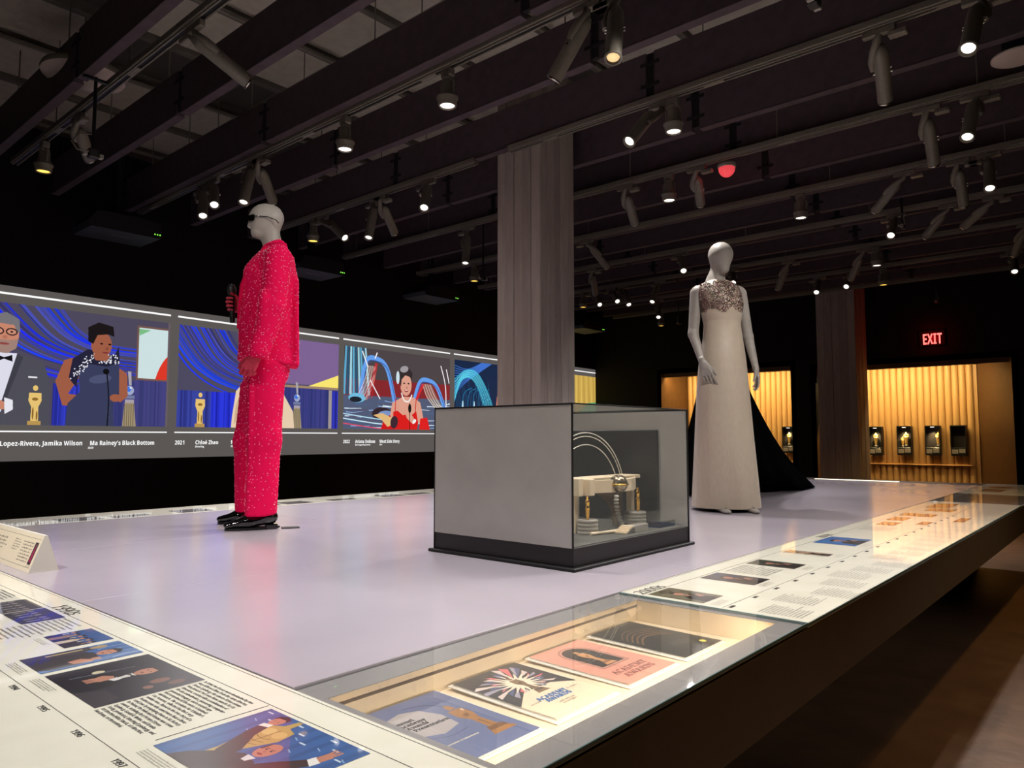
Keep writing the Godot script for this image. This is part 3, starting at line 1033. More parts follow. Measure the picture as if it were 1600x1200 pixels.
func slide_c() -> Pic:
	var p := Pic.new(1040, 536, 1000, Color(0.30, 0.27, 0.28))
	p.quadp(0, 300, 1000, 215, Color(0.32, 0.36, 0.46))
	p.poly([v(0, 200), v(1000, 190), v(1000, 300), v(0, 305)], Color(0.52, 0.16, 0.18))
	for k in 9:
		p.poly([v(10 + k * 20, 0), v(24 + k * 20, 0), v(14 + k * 26, 300), v(-6 + k * 26, 300)], [Color(0.36, 0.66, 0.80), Color(0.16, 0.34, 0.46), Color(0.62, 0.82, 0.88)][k % 3])
	var r := RandomNumberGenerator.new()
	r.seed = 9
	for k in 60:
		var y := 320 + r.randf() * 190
		var x := r.randf() * 1000
		p.curve([v(x, y), v(x + 60, y + r.randf_range(-6, 8)), v(x + 140, y + r.randf_range(-8, 12))], [6, 2], [Color(0.56, 0.68, 0.86), Color(0.86, 0.92, 0.97), Color(0.36, 0.30, 0.40), Color(0.30, 0.40, 0.58)][k % 4])
	p.ell(330, 415, 90, 42, Color(0.20, 0.15, 0.18))
	p.ell(370, 425, 80, 32, Color(0.48, 0.58, 0.78))
	for a in [[[v(130, 330), v(180, 90), v(270, 60), v(370, 120), v(450, 360)], 36], [[v(620, 330), v(680, 190), v(760, 170), v(860, 215), v(950, 380)], 34]]:
		p.curve(a[0], [26, a[1]], Color(0.40, 0.62, 0.92))
		var b := []
		for q in a[0]: b.append(q + v(14, 18))
		p.curve(b, [6, 6], Color(0.20, 0.34, 0.62))
	for k in 8:
		p.curve([v(205 + k * 9, 110), v(165 + k * 12, 220), v(100 + k * 13, 330)], 4, Color(0.94, 0.88, 0.84) if k % 2 == 0 else Color(0.80, 0.60, 0.55))
		p.curve([v(712 + k * 12, 200), v(760 + k * 14, 290), v(840 + k * 12, 360)], 5, Color(0.93, 0.88, 0.80) if k % 2 == 0 else Color(0.62, 0.56, 0.52))
	for k in 4:
		p.curve([v(265 + k * 6, 90), v(220 + k * 12, 220), v(170 + k * 22, 320)], 4, Color(0.85, 0.15, 0.18))
		p.curve([v(730 - k * 8, 200), v(690 - k * 6, 260), v(650 - k * 8, 330)], 5, Color(0.84, 0.18, 0.2))
	p.curve([v(220, 200), v(310, 320)], 8, Color(0.94, 0.93, 0.95))
	for l in [[v(900, 60), v(950, 200), v(960, 380)], [v(960, 80), v(985, 160), v(990, 180)], [v(150, 20), v(200, 120)], [v(280, 20), v(260, 60)]]: p.curve(l, 9, Color(0.96, 0.94, 0.96))
	for y in [420, 450, 480]: p.curve([v(0, y), v(300, y + 30), v(520, y + 34)], 7, [Color(0.80, 0.92, 0.97), Color(0.86, 0.30, 0.42), Color(0.7, 0.86, 0.94)][int(y / 30) % 3])
	p.ell(110, 320, 70, 30, Color(0.45, 0.74, 0.88))
	p.ell(100, 330, 50, 18, Color(0.12, 0.14, 0.18))
	# woman in a red gown at a microphone
	var sk := Color(0.86, 0.62, 0.54)
	p.poly([v(420, 515), v(400, 430), v(420, 340), v(520, 295), v(620, 295), v(690, 330), v(720, 430), v(700, 470), v(560, 470)], sk)
	p.poly([v(430, 400), v(470, 390), v(520, 420), v(560, 412), v(600, 420), v(650, 390), v(670, 470), v(660, 515), v(430, 515)], Color(0.84, 0.12, 0.12))
	p.poly([v(320, 515), v(340, 460), v(400, 420), v(440, 480), v(440, 515)], Color(0.80, 0.10, 0.11))
	p.poly([v(690, 440), v(760, 430), v(790, 515), v(680, 515)], Color(0.86, 0.13, 0.13))
	for x in [448, 640]: p.curve([v(x, 400), v(x + (4 if x < 500 else 8), 310)], 7, Color(0.80, 0.08, 0.10))
	p.ell(548, 215, 54, 74, sk)
	p.poly([v(486, 200), v(470, 150), v(500, 105), v(560, 90), v(610, 130), v(604, 190), v(590, 160), v(540, 150), v(506, 180), v(500, 230)], Color(0.20, 0.17, 0.18))
	p.ell(530, 110, 40, 22, Color(0.62, 0.60, 0.62), -0.2)
	p.ell(470, 170, 16, 44, Color(0.80, 0.88, 0.92))
	p.curve([v(505, 270), v(530, 318), v(575, 325), v(606, 280)], 10, Color(0.95, 0.94, 0.92))
	for x in [530, 572]: p.ell(x, 205, 9, 5, Color(0.12, 0.08, 0.08))
	p.ell(556, 232, 8, 7, Color(0.74, 0.48, 0.42))
	p.ell(552, 254, 17, 9, Color(0.62, 0.16, 0.16))
	p.ell(552, 251, 12, 4, Color(0.95, 0.93, 0.92))
	p.poly([v(540, 400), v(580, 390), v(640, 450), v(620, 480), v(560, 440)], sk)
	p.ell(632, 460, 20, 12, Color(0.95, 0.95, 0.95), -0.6)
	p.curve([v(585, 400), v(586, 515)], 6, Color(0.05, 0.05, 0.06))
	p.ell(586, 372, 15, 32, Color(0.07, 0.07, 0.08))
	p.poly([v(250, 425), v(330, 410), v(420, 440), v(430, 480), v(380, 500), v(320, 450)], Color(0.88, 0.72, 0.48))
	p.ell(440, 468, 34, 42, Color(0.24, 0.16, 0.20), 0.3)
	return p

func slide_d() -> Pic:
	var p := Pic.new(700, 362, 1000, Color(0.09, 0.16, 0.28))
	for k in 12: p.curve([v(-10, 40 + k * 20), v(150, 60 + k * 8), v(340 + k * 10, -10)], 5, Color(0.25, 0.45, 0.80))
	for k in 9: p.curve([v(-10, 330 - k * 22), v(80 + k * 6, 150 - k * 10), v(210 + k * 8, 140 - k * 6), v(320 + k * 14, 300), v(350 + k * 18, 515)], 6, Color(0.22, 0.72, 0.85) if k % 2 == 0 else Color(0.45, 0.86, 0.94))
	for k in 16: p.curve([v(k * 26, 150 + (k % 3) * 40), v(k * 26 + 60, 515)], 2, Color(0.2, 0.5, 0.7))
	for k in 5: p.curve([v(60 + k * 80, 515), v(100 + k * 60, 260), v(200 + k * 50, 200)], 4, Color(0.12, 0.55, 0.75))
	for x in [90, 220]: p.curve([v(x, 515), v(x + 4, 300)], [40, 4], Color(0.80, 0.92, 0.96))
	p.quadp(0, 480, 1000, 35, Color(0.25, 0.62, 0.74))
	p.poly([v(420, 515), v(450, 380), v(520, 250), v(640, 230), v(740, 300), v(760, 515)], Color(0.26, 0.26, 0.30))
	p.poly([v(480, 380), v(500, 250), v(550, 220), v(570, 250), v(530, 380)], Color(0.78, 0.48, 0.42))
	p.ell(590, 170, 56, 72, Color(0.74, 0.44, 0.40))
	p.poly([v(528, 150), v(540, 90), v(620, 80), v(660, 130), v(640, 140), v(560, 130)], Color(0.20, 0.16, 0.18))
	p.ell(590, 200, 20, 8, Color(0.55, 0.2, 0.2))
	for k in 14: p.curve([v(780 + k * 18, 0), v(770 + k * 20, 515)], 4, Color(0.18, 0.4, 0.62) if k % 2 == 0 else Color(0.12, 0.2, 0.36))
	return p

func slide_e() -> Pic:
	var p := Pic.new(700, 362, 1000, Color(0.80, 0.66, 0.32))
	for k in 22: p.curve([v(k * 48 - 20, 515), v(k * 46, 200), v(k * 44 + 30, -10)], [12, 6], Color(0.90, 0.78, 0.42) if k % 2 == 0 else Color(0.62, 0.48, 0.22))
	p.poly([v(600, 515), v(690, 330), v(860, 250), v(1000, 240), v(1000, 515)], Color(0.30, 0.62, 0.42))
	for k in 8: p.curve([v(640 + k * 40, 515), v(700 + k * 40, 380), v(800 + k * 30, 280)], 7, Color(0.55, 0.80, 0.58))
	p.quadp(0, 470, 600, 45, Color(0.66, 0.50, 0.22))
	return p

func build_screen():
	var along := Vector3(0.998, 0, -0.066).normalized()
	var out := Vector3(0.066, 0, 0.998).normalized()
	var o := Vector3(3.666, 0, -9.505)
	var t := thing("projection_screen", "very wide glowing screen of awards-night pictures along the black left wall", "screen", o)
	t.basis = Basis(along, Vector3.UP, out)
	var sc := mat(Color.BLACK, 0.6)
	sc.emission_enabled = true
	sc.emission = Color(0.355, 0.338, 0.33)
	sc.emission_energy_multiplier = 1.0
	part("screen_panel", box_mesh(Vector3(-4.9, 1.155, -0.022), Vector3(11.74, 3.09, 0.0), 0.003), sc, t)
	var wl := glow(Color(1, 1, 1), 1.0)
	wl.albedo_color = Color.BLACK
	var slides := [[-2.05, 0.55, slide_a()], [0.67, 3.32, slide_b()], [3.43, 5.98, slide_c()], [6.11, 8.72, slide_d()], [8.83, 11.36, slide_e()]]
	for s in slides:
		print_quad("picture", t, Vector3(s[0], 2.90, 0.003), Vector3(s[1] - s[0], 0, 0), Vector3(0, -1.347, 0), shown(s[2]))
		part("rule_line", box_mesh(Vector3(s[0] - 0.02, 2.992, 0.001), Vector3(s[1], 3.014, 0.004)), wl, t)
		part("rule_line", box_mesh(Vector3(s[0] - 0.02, 1.475, 0.001), Vector3(s[1], 1.49, 0.004)), wl, t)
	var vio := mat(Color.BLACK)
	vio.emission_enabled = true
	vio.emission = Color(0.50, 0.40, 0.62)
	part("picture", box_mesh(Vector3(11.46, 1.553, 0.001), Vector3(11.73, 2.90, 0.003)), vio, t)
	var r := Vector3.RIGHT
	for c in [["Sergio Lopez-Rivera, Jamika Wilson", -0.46, 0.074, 2, 1.395], ["Ma Rainey's Black Bottom", -0.38, 0.074, 0, 1.395], ["2020", -0.40, 0.034, 0, 1.315],
			["2021", 0.66, 0.074, 0, 1.395], ["Chloé Zhao", 0.94, 0.074, 0, 1.395], ["Directing", 0.94, 0.034, 0, 1.315], ["Nomadland", 1.46, 0.074, 0, 1.395], ["2020", 1.46, 0.034, 0, 1.315],
			["2022", 3.44, 0.074, 0, 1.395], ["Ariana DeBose", 3.69, 0.074, 0, 1.395], ["Best Supporting Actress", 3.69, 0.034, 0, 1.315], ["West Side Story", 4.22, 0.074, 0, 1.395], ["2021", 4.22, 0.034, 0, 1.315]]:
		letters(t, c[0], c[2], Vector3(c[1], c[4], 0.002), r, Vector3.UP, wl, sans_bold, c[3], "caption").scale = Vector3(0.84, 1, 1)

# =====================================================================  the glass case on the deck
func build_vitrine():
	var x0 := 2.325; var x1 := 3.285; var z0 := -2.49; var z1 := -1.70
	var y0 := DY; var yp := 0.987; var y1 := 1.556
	var t := thing("display_vitrine", "box-shaped glass case with smoky grey end panels standing on the pale deck", "display case", Vector3((x0 + x1) / 2, DY, (z0 + z1) / 2))
	var o := t.position
	var at := Transform3D(Basis.IDENTITY, -o)
	part("base_tray", box_mesh(Vector3(x0 - 0.018, y0, z0 - 0.018), Vector3(x1 + 0.018, y0 + 0.014, z1 + 0.018), 0.003), M.black, t, at)
	part("plinth", box_mesh(Vector3(x0 + 0.004, y0 + 0.014, z0 + 0.004), Vector3(x1 - 0.004, yp, z1 - 0.004), 0.002), M.case_plinth, t, at)
	part("end_panel", box_mesh(Vector3(x0 + 0.001, yp, z0 + 0.007), Vector3(x0 + 0.013, y1 - 0.008, z1 - 0.007)), M.smoke, t, at)
	part("end_panel", box_mesh(Vector3(x1 - 0.013, yp, z0 + 0.007), Vector3(x1 - 0.001, y1 - 0.008, z1 - 0.007)), M.smoke, t, at)
	part("shade_board", box_mesh(Vector3(x1 - 0.03, yp, z0 + 0.02), Vector3(x1 - 0.016, 1.455, -1.855), 0.002), M.panel_shade, t, at)  # dark sheet standing in for the shadow on the far end panel
	part("rear_panel", box_mesh(Vector3(x0 + 0.014, yp, z0 + 0.002), Vector3(x1 - 0.014, y1 - 0.008, z0 + 0.012)), M.smoke, t, at)
	var f := mb()
	for x in [x0, x1 - 0.007]:
		for z in [z0, z1 - 0.007]:
			box(f, Vector3(x, y0 + 0.014, z), Vector3(x + 0.007, y1, z + 0.007), 0.001)
	for x in [x0, x1 - 0.007]: box(f, Vector3(x, y1 - 0.008, z0), Vector3(x + 0.007, y1, z1), 0.001)
	box(f, Vector3(x0, y1 - 0.008, z0), Vector3(x1, y1, z0 + 0.007), 0.001)
	box(f, Vector3(x0, y1 - 0.006, z1 - 0.005), Vector3(x1, y1, z1), 0.001)
	part("edge_frame", f, M.black, t, at)
	var g := mb()
	quad(g, Vector3(x0 + 0.007, y1 - 0.008, z1 - 0.003), Vector3(x1 - 0.007, y1 - 0.008, z1 - 0.003), Vector3(x1 - 0.007, yp, z1 - 0.003), Vector3(x0 + 0.007, yp, z1 - 0.003))
	part("front_pane", g, M.glass, t, at)
	g = mb()
	quad(g, Vector3(x0 + 0.007, y1 - 0.002, z0 + 0.007), Vector3(x1 - 0.007, y1 - 0.002, z0 + 0.007), Vector3(x1 - 0.007, y1 - 0.002, z1 - 0.007), Vector3(x0 + 0.007, y1 - 0.002, z1 - 0.007))
	part("top_pane", g, M.glass, t, at)
	part("display_floor", box_mesh(Vector3(x0 + 0.016, yp, z0 + 0.014), Vector3(x1 - 0.031, yp + 0.004, z1 - 0.012)), M.case_floor, t, at)
	# the caption block inside
	var cb := thing("caption_block", "small dark sloping caption block inside the glass case, beside the stage model", "label", Vector3(3.17, yp + 0.004, -1.80))
	var w := mb()
	prism(w, PackedVector2Array([Vector2(-0.045, 0), Vector2(0.045, 0), Vector2(0.045, 0.028), Vector2(-0.045, 0.012)]), -0.07, 0.07, Transform3D(Basis(Vector3.UP, -PI / 2), Vector3.ZERO))
	part("block", w, M.gear_dark, cb)
	small_print(cb, Vector3(-0.06, 0.026, -0.030), Vector3.RIGHT, Vector3(0, 0.17, -1), 0.12, 0.05, 6, M.ink_grey, 0.3)
	stage_model(Vector3(2.93, yp + 0.004, -1.98))

func stage_model(at: Vector3):
	var t := thing("stage_model", "cream and gold scale model of an awards stage with thin hoops and a metal globe", "model", at)
	var wood = M.cream
	# hoops
	for h in [[0.345, 0.0026], [0.328, 0.0022], [0.288, 0.0022]]:
		var st := mb()
		var pts := []
		for k in 33:
			var a: float = lerp(0.26, PI + 0.1, k / 32.0)
			pts.append(Vector3(-0.045 + cos(a) * h[0], 0.105 + sin(a) * h[0], -0.05))
		tube(st, pts, h[1], 6)
		part("hoop", st, M.white, t)
	# curved architrave
	var b := mb()
	for k in 9:
		var a0: float = lerp(-1.0, 1.0, k / 9.0); var a1: float = lerp(-1.0, 1.0, (k + 1) / 9.0)
		var p0 := Vector3(0.015 + a0 * 0.255, 0.0, 0.03 + 0.09 * (1.0 - a0 * a0)); var p1 := Vector3(0.015 + a1 * 0.255, 0.0, 0.03 + 0.09 * (1.0 - a1 * a1))
		var d := (p1 - p0); var n := Vector3(-d.z, 0, d.x).normalized() * -0.02
		skin(b, [[p0 + Vector3(0, 0.175, 0), p0 + Vector3(0, 0.232, 0), p0 + n + Vector3(0, 0.232, 0), p0 + n + Vector3(0, 0.175, 0)], [p1 + Vector3(0, 0.175, 0), p1 + Vector3(0, 0.232, 0), p1 + n + Vector3(0, 0.232, 0), p1 + n + Vector3(0, 0.175, 0)]])
	part("architrave", b, wood, t)
	part("cornice", box_mesh(Vector3(-0.26, 0.225, -0.06), Vector3(0.285, 0.242, 0.05), 0.003), wood, t)
	var e := mb()
	box(e, Vector3(-0.275, 0.165, 0.0), Vector3(-0.235, 0.245, 0.07), 0.003)
	box(e, Vector3(-0.215, 0.165, 0.03), Vector3(-0.175, 0.24, 0.09), 0.003)
	part("end_block", e, wood, t)
	for c in [[0.268, 0.0, 0.03], [0.19, -0.03, 0.022], [-0.25, 0.03, 0.022], [-0.31, -0.02, 0.02], [0.295, -0.03, 0.012]]:
		part("column", box_mesh(Vector3(c[0] - c[2] / 2, 0, c[1] - c[2] / 2), Vector3(c[0] + c[2] / 2, 0.18 if c[2] > 0.015 else 0.15, c[1] + c[2] / 2), 0.002), wood, t)
	# arch wall with a curved opening
	var pts := PackedVector2Array([Vector2(0.19, 0.0), Vector2(0.19, 0.18), Vector2(-0.12, 0.18)])
	for k in 12:
		var a := PI * 0.5 * (1.0 - k / 11.0)
		pts.append(Vector2(-0.11 + cos(a) * 0.23, sin(a) * 0.172))
	var ar := mb()
	prism(ar, pts, -0.012, 0.0)
	part("arch_wall", ar, M.bronze, t)
	for k in 3:
		part("screen_slat", box_mesh(Vector3(-0.22 + k * 0.075, 0, -0.05), Vector3(-0.19 + k * 0.075, 0.17, -0.04), 0.001), [M.black, M.white, M.black][k], t)
	var gl := mb()
	lathe(gl, range(13).map(func(k): return [sin(PI * k / 12.0) * 0.043, 0.212 - cos(PI * k / 12.0) * 0.043]), 20, Transform3D(Basis.IDENTITY, Vector3(-0.02, 0, 0.115)))
	part("globe", gl, M.pewter, t)
	var rg := mb()
	lathe(rg, [[0.044, 0.206], [0.048, 0.207], [0.048, 0.214], [0.044, 0.215]], 20, Transform3D(Basis.IDENTITY, Vector3(-0.02, 0, 0.115)))
	part("globe_band", rg, M.gold, t)
	for k in 9:
		var dk := mb()
		lathe(dk, [[0.0, 0.0], [0.011, 0.001], [0.013, 0.006], [0.011, 0.012], [0.0, 0.013]], 12, Transform3D(Basis(Vector3(0, 0, 1), -0.5 + 0.06 * k), Vector3(0.11 - 0.05 * sin(k * 0.19 + 0.25), 0.008 + k * 0.0165, 0.05)))
		part("bead", dk, M.white, t)
	for s in [[0.215, 0.06, 0.052], [-0.235, 0.09, 0.045]]:
		for k in 4:
			var dd := mb()
			lathe(dd, [[0.0, 0.0], [s[2], 0.0], [s[2] + 0.002, 0.008], [s[2], 0.0155], [0.0, 0.0155]], 24, Transform3D(Basis.IDENTITY, Vector3(s[0], k * 0.0165, s[1])))
			part("disc", dd, M.disc, t)
	for s in [[0.225, 0.07, 0.115], [-0.25, 0.10, 0.10]]:
		var q := func(x, y, z): return Vector3(s[0] + x * s[2], 0.067 + y * s[2], s[1] + z * s[2])
		var k: float = s[2]
		var B := [bone(q.call(-0.05, 0, 0), q.call(-0.06, 0.5, 0), 0.04 * k, 0.07 * k, Vector3.ONE, 0.03 * k), bone(q.call(0.05, 0, 0), q.call(0.06, 0.5, 0), 0.04 * k, 0.07 * k, Vector3.ONE, 0.03 * k),
			bone(q.call(0, 0.5, 0), q.call(0, 0.76, 0), 0.08 * k, 0.12 * k, Vector3(1, 1, 1.3), 0.04 * k), bone(q.call(0, 0.86, 0), q.call(0, 0.94, 0), 0.05 * k, 0.06 * k, Vector3.ONE, 0.03 * k)]
		part("gilt_figure", nets(B, 0.022 * k), M.gold, t)
	var fb := mb()
	var pf := []
	for k in 9: pf.append(Vector3(-0.27 + k * 0.04, 0.008, 0.13 + 0.03 * sin(k / 8.0 * PI)))
	tube(fb, pf, 0.008, 6)
	part("stage_edge", fb, wood, t)
	var sp := mb()
	for k in 5: box(sp, Vector3(-0.135 + k * 0.012, 0.0, 0.165), Vector3(-0.06, 0.008 + k * 0.006, 0.225), 0.001)
	part("steps", sp, wood, t)
	part("name_block", box_mesh(Vector3(-0.058, 0, 0.17), Vector3(0.075, 0.03, 0.215), 0.002), M.disc, t)

# =====================================================================  the sunken case at the corner of the platform
func figure_print(p: Pic, x: float, y: float, h: float, c: Color, d: Color, a := 0.0):
	var k := h / 100.0
	var T := func(px, py): return v(x, y) + (v(px * 0.72, py) * k).rotated(a)
	p.poly([T.call(-7, -86), T.call(-6, -98), T.call(0, -102), T.call(6, -98), T.call(7, -86)], c)
	p.poly([T.call(-15, -84), T.call(15, -84), T.call(17, -64), T.call(8, -48), T.call(10, -20), T.call(-10, -20), T.call(-8, -48), T.call(-17, -64)], c)
	p.poly([T.call(-6, -66), T.call(7, -68), T.call(4, -60), T.call(-4, -58)], d)
	p.poly([T.call(-2, -44), T.call(2, -44), T.call(1, -20), T.call(-1, -20)], d)
	p.poly([T.call(-16, -20), T.call(16, -20), T.call(20, -10), T.call(-20, -10)], d)
	p.poly([T.call(-20, -10), T.call(20, -10), T.call(26, 0), T.call(-26, 0)], c)

func build_inset():
	var t := thing("sunken_display_case", "shallow lit case sunk in the platform corner under clear glass, holding four programmes", "display case", Vector3((DX0 + IX1) / 2, 0.76, (DZ1 + PZ1) / 2))
	var o := t.position
	var at := Transform3D(Basis.IDENTITY, -o)
	var x0 := 0.905; var x1 := 2.095; var z0 := -1.278; var z1 := -0.82; var yf := 0.825
	part("tray_floor", box_mesh(Vector3(x0 - 0.02, 0.765, z0 - 0.02), Vector3(x1 + 0.02, yf, z1 + 0.02)), M.cream, t, at)
	var w := mb()
	box(w, Vector3(x0 - 0.02, yf, z0 - 0.03), Vector3(x1 + 0.02, 0.868, z0 - 0.002))
	box(w, Vector3(x0 - 0.02, 0.876, z0 - 0.03), Vector3(x1 + 0.02, 0.89, z0 - 0.002))
	box(w, Vector3(x0 - 0.02, yf, z1 + 0.002), Vector3(x1 + 0.02, 0.89, z1 + 0.02))
	box(w, Vector3(x0 - 0.02, yf, z0), Vector3(x0 - 0.002, 0.89, z1))
	box(w, Vector3(x1 + 0.002, yf, z0), Vector3(x1 + 0.02, 0.89, z1))
	part("tray_wall", w, M.cream, t, at)
	part("light_slot", box_mesh(Vector3(x0, 0.868, z0 - 0.03), Vector3(x1, 0.876, z0 - 0.02)), M.slot, t, at)
	# printed border of the lid, a clear pane over everything
	var r := mb()
	var y := 0.8925
	box(r, Vector3(DX0 + 0.001, 0.890, DZ1), Vector3(IX1, y, z0), 0.0008)
	box(r, Vector3(DX0 + 0.001, 0.890, z1), Vector3(IX1, y, PZ1), 0.0008)
	box(r, Vector3(DX0 + 0.001, 0.890, z0), Vector3(x0, y, z1), 0.0008)
	box(r, Vector3(x1, 0.890, z0), Vector3(IX1, y, z1), 0.0008)
	part("grey_border", r, M.border, t, at)
	var g := mb()
	quad(g, Vector3(DX0 + 0.002, 0.8995, DZ1 + 0.001), Vector3(IX1 - 0.002, 0.8995, DZ1 + 0.001), Vector3(IX1 - 0.002, 0.8995, PZ1 - 0.001), Vector3(DX0 + 0.002, 0.8995, PZ1 - 0.001))
	part("glass_lid", g, M.glass, t, at)
	var e := mb()
	box(e, Vector3(IX1 - 0.003, 0.889, DZ1 + 0.002), Vector3(IX1 + 0.002, 0.9005, PZ1 - 0.001), 0.0008)
	box(e, Vector3(DX0 + 0.002, 0.893, PZ1 - 0.003), Vector3(IX1, 0.9, PZ1), 0.0008)
	part("glass_edge", e, M.glass_edge, t, at)
	# warm strip under the front rim
	part("led_strip", box_mesh(Vector3(x0 + 0.05, 0.884, z1 + 0.003), Vector3(x1 - 0.05, 0.889, z1 + 0.012)), M.led_case, t, at)
	var a := AreaLight3D.new()
	a.name = "case_area_light"
	a.area_size = Vector2(x1 - x0 - 0.1, 0.012)
	a.light_color = Color(1.0, 0.95, 0.89)
	a.light_energy = 0.24
	a.area_range = 10.0
	a.shadow_enabled = true
	var d := Vector3(0, -0.55, -1).normalized()
	var bx := Vector3.RIGHT
	a.transform = Transform3D(Basis(bx, (-d).cross(bx), -d), Vector3((x0 + x1) / 2, 0.882, z1 - 0.001) - o)
	t.add_child(a, true)
	# the four programmes
	var b1 := Pic.new(340, 470, 340, Color(0.36, 0.40, 0.55))
	b1.poly([v(20, 150), v(50, 90), v(120, 70), v(180, 95), v(210, 170), v(200, 260), v(120, 285), v(40, 250)], Color(0.66, 0.63, 0.62))
	b1.curve([v(150, 50), v(230, 80), v(262, 160), v(240, 250)], 6, Color(0.24, 0.27, 0.40))
	b1.curve([v(60, 280), v(120, 310), v(200, 300)], 4, Color(0.24, 0.27, 0.40))
	figure_print(b1, 262, 400, 270, Color(0.62, 0.42, 0.20), Color(0.44, 0.28, 0.12))
	var b2 := Pic.new(340, 470, 340, Color(0.90, 0.82, 0.70))
	b2.poly([v(0, 0), v(340, 0), v(340, 300), v(260, 240), v(110, 240), v(0, 320)], Color(0.17, 0.16, 0.17))
	var rr := RandomNumberGenerator.new()
	rr.seed = 12
	for k in 34:
		var an := TAU * k / 34.0 + rr.randf_range(-0.05, 0.05)
		var c := v(175, 160)
		var f := rr.randf_range(110, 190)
		var sp := rr.randf_range(0.05, 0.11)
		var dirp := v(cos(an), sin(an) * 0.9)
		var base := c + dirp * rr.randf_range(50, 80)
		if c.y + sin(an) * f * 0.9 < 280:
			b2.poly([base, c + v(cos(an - sp), sin(an - sp) * 0.9) * f, c + v(cos(an + sp), sin(an + sp) * 0.9) * (f - 20)], [Color(0.86, 0.42, 0.44), Color(0.62, 0.60, 0.66), Color(0.30, 0.35, 0.50), Color(0.84, 0.78, 0.74)][k % 4])
	var star := []
	for k in 40:
		var an := TAU * k / 40.0
		star.append(v(175, 165) + v(cos(an), sin(an)) * (104.0 if k % 2 == 0 else 48.0))
	b2.poly(star, Color(0.93, 0.87, 0.76))
	b2.poly([v(0, 330), v(110, 245), v(250, 250), v(340, 310), v(340, 470), v(0, 470)], Color(0.92, 0.84, 0.72))
	figure_print(b2, 178, 280, 180, Color(0.50, 0.40, 0.28), Color(0.34, 0.26, 0.18))
	var b3 := Pic.new(340, 470, 340, Color(0.86, 0.60, 0.52))
	for ring in [[92, Color(0.62, 0.42, 0.36)], [86, Color(0.78, 0.56, 0.48)], [76, Color(0.17, 0.14, 0.13)]]:
		var ap := []
		for k in 21: ap.append(v(172 - cos(PI * k / 20) * ring[0], 130 - sin(PI * k / 20) * ring[0]))
		ap.append(v(172 + ring[0], 290 + (ring[0] - 76))); ap.append(v(172 - ring[0], 290 + (ring[0] - 76)))
		b3.poly(ap, ring[1])
	figure_print(b3, 172, 284, 190, Color(0.80, 0.58, 0.38), Color(0.55, 0.36, 0.22))
	var b4 := Pic.new(340, 470, 340, Color(0.09, 0.085, 0.08))
	for k in 5:
		var ap := []
		for j in 9: ap.append(v(40 + j * 32, 250 - k * 26 - sin(PI * j / 8) * 60))
		for j in 8:
			for q in 3: b4.curve([ap[j].lerp(ap[j + 1], q / 3.0 + 0.04), ap[j].lerp(ap[j + 1], q / 3.0 + 0.24)], 9 - k, Color(0.56, 0.40, 0.28))
	b4.poly([v(120, 360), v(150, 300), v(270, 330), v(250, 390)], Color(0.20, 0.20, 0.18))
	b4.ell(278, 408, 16, 16, Color(0.93, 0.84, 0.28))
	var specs := [[0.963, 1.19, b1, "blue programme with a bronze statuette print, nearest the platform's near corner"], [1.247, 1.470, b2, "cream programme with a red, white and black starburst print"], [1.530, 1.755, b3, "pink programme with a black arched panel and gold figure print"], [1.812, 2.030, b4, "black programme with bronze arcs of lettering and a yellow spot"]]
	for s in specs:
		var wd: float = s[1] - s[0]
		var p := thing("programme", s[3], "booklet", Vector3((s[0] + s[1]) / 2, yf + 0.0005, -1.11), 0.0, "")
		var tilt := Transform3D(Basis(Vector3.RIGHT, 0.018), Vector3(0, 0.0032, 0))
		part("support", box_mesh(Vector3(-wd / 2 - 0.010, 0, -0.163), Vector3(wd / 2 + 0.010, 0.003, 0.163), 0.001), M.white, p, tilt)
		part("pages", box_mesh(Vector3(-wd / 2 + 0.001, 0.0031, -0.155), Vector3(wd / 2 - 0.001, 0.0056, 0.154), 0.0005), M.white, p, tilt)
		var cv := mb()
		var n := 8
		for k in n:                      # the cover lifts a little along its front edge
			var za := -0.156 + 0.312 * k / n; var zb := -0.156 + 0.312 * (k + 1) / n
			var ya := 0.006 + 0.002 * pow(float(k) / n, 3); var yb := 0.006 + 0.002 * pow(float(k + 1) / n, 3)
			var q := [Vector3(-wd / 2, ya, za), Vector3(wd / 2, ya, za), Vector3(wd / 2, yb, zb), Vector3(-wd / 2, yb, zb)]
			var uv := [Vector2(0, float(k) / n), Vector2(1, float(k) / n), Vector2(1, float(k + 1) / n), Vector2(0, float(k + 1) / n)]
			for idx in [0, 1, 2, 0, 2, 3]:
				cv.set_uv(uv[idx]); cv.add_vertex(q[idx])
		var cm := mat(Color.WHITE, 0.35)
		cm.albedo_texture = s[2].tex()
		var co := part("cover", cv, cm, p, tilt)
		var up := Vector3(0, 0, -1)
		var rt := Vector3.RIGHT
		if s[2] == b1:
			var lines := ["Annual", "Academy", "Awards", "Presentation"]
			for k in 4: letters(co, lines[k], 0.0155, Vector3(-0.088 + 0.006 * k, 0.0066, -0.075 + 0.0155 * k), rt, up, M.ink, serif)
			letters(co, "41", 0.014, Vector3(-0.107, 0.0066, -0.085), rt, up, M.ink, serif)
			letters(co, "Presentation in Santa Monica", 0.007, Vector3(-0.08, 0.0072, 0.075), rt, up, M.white)
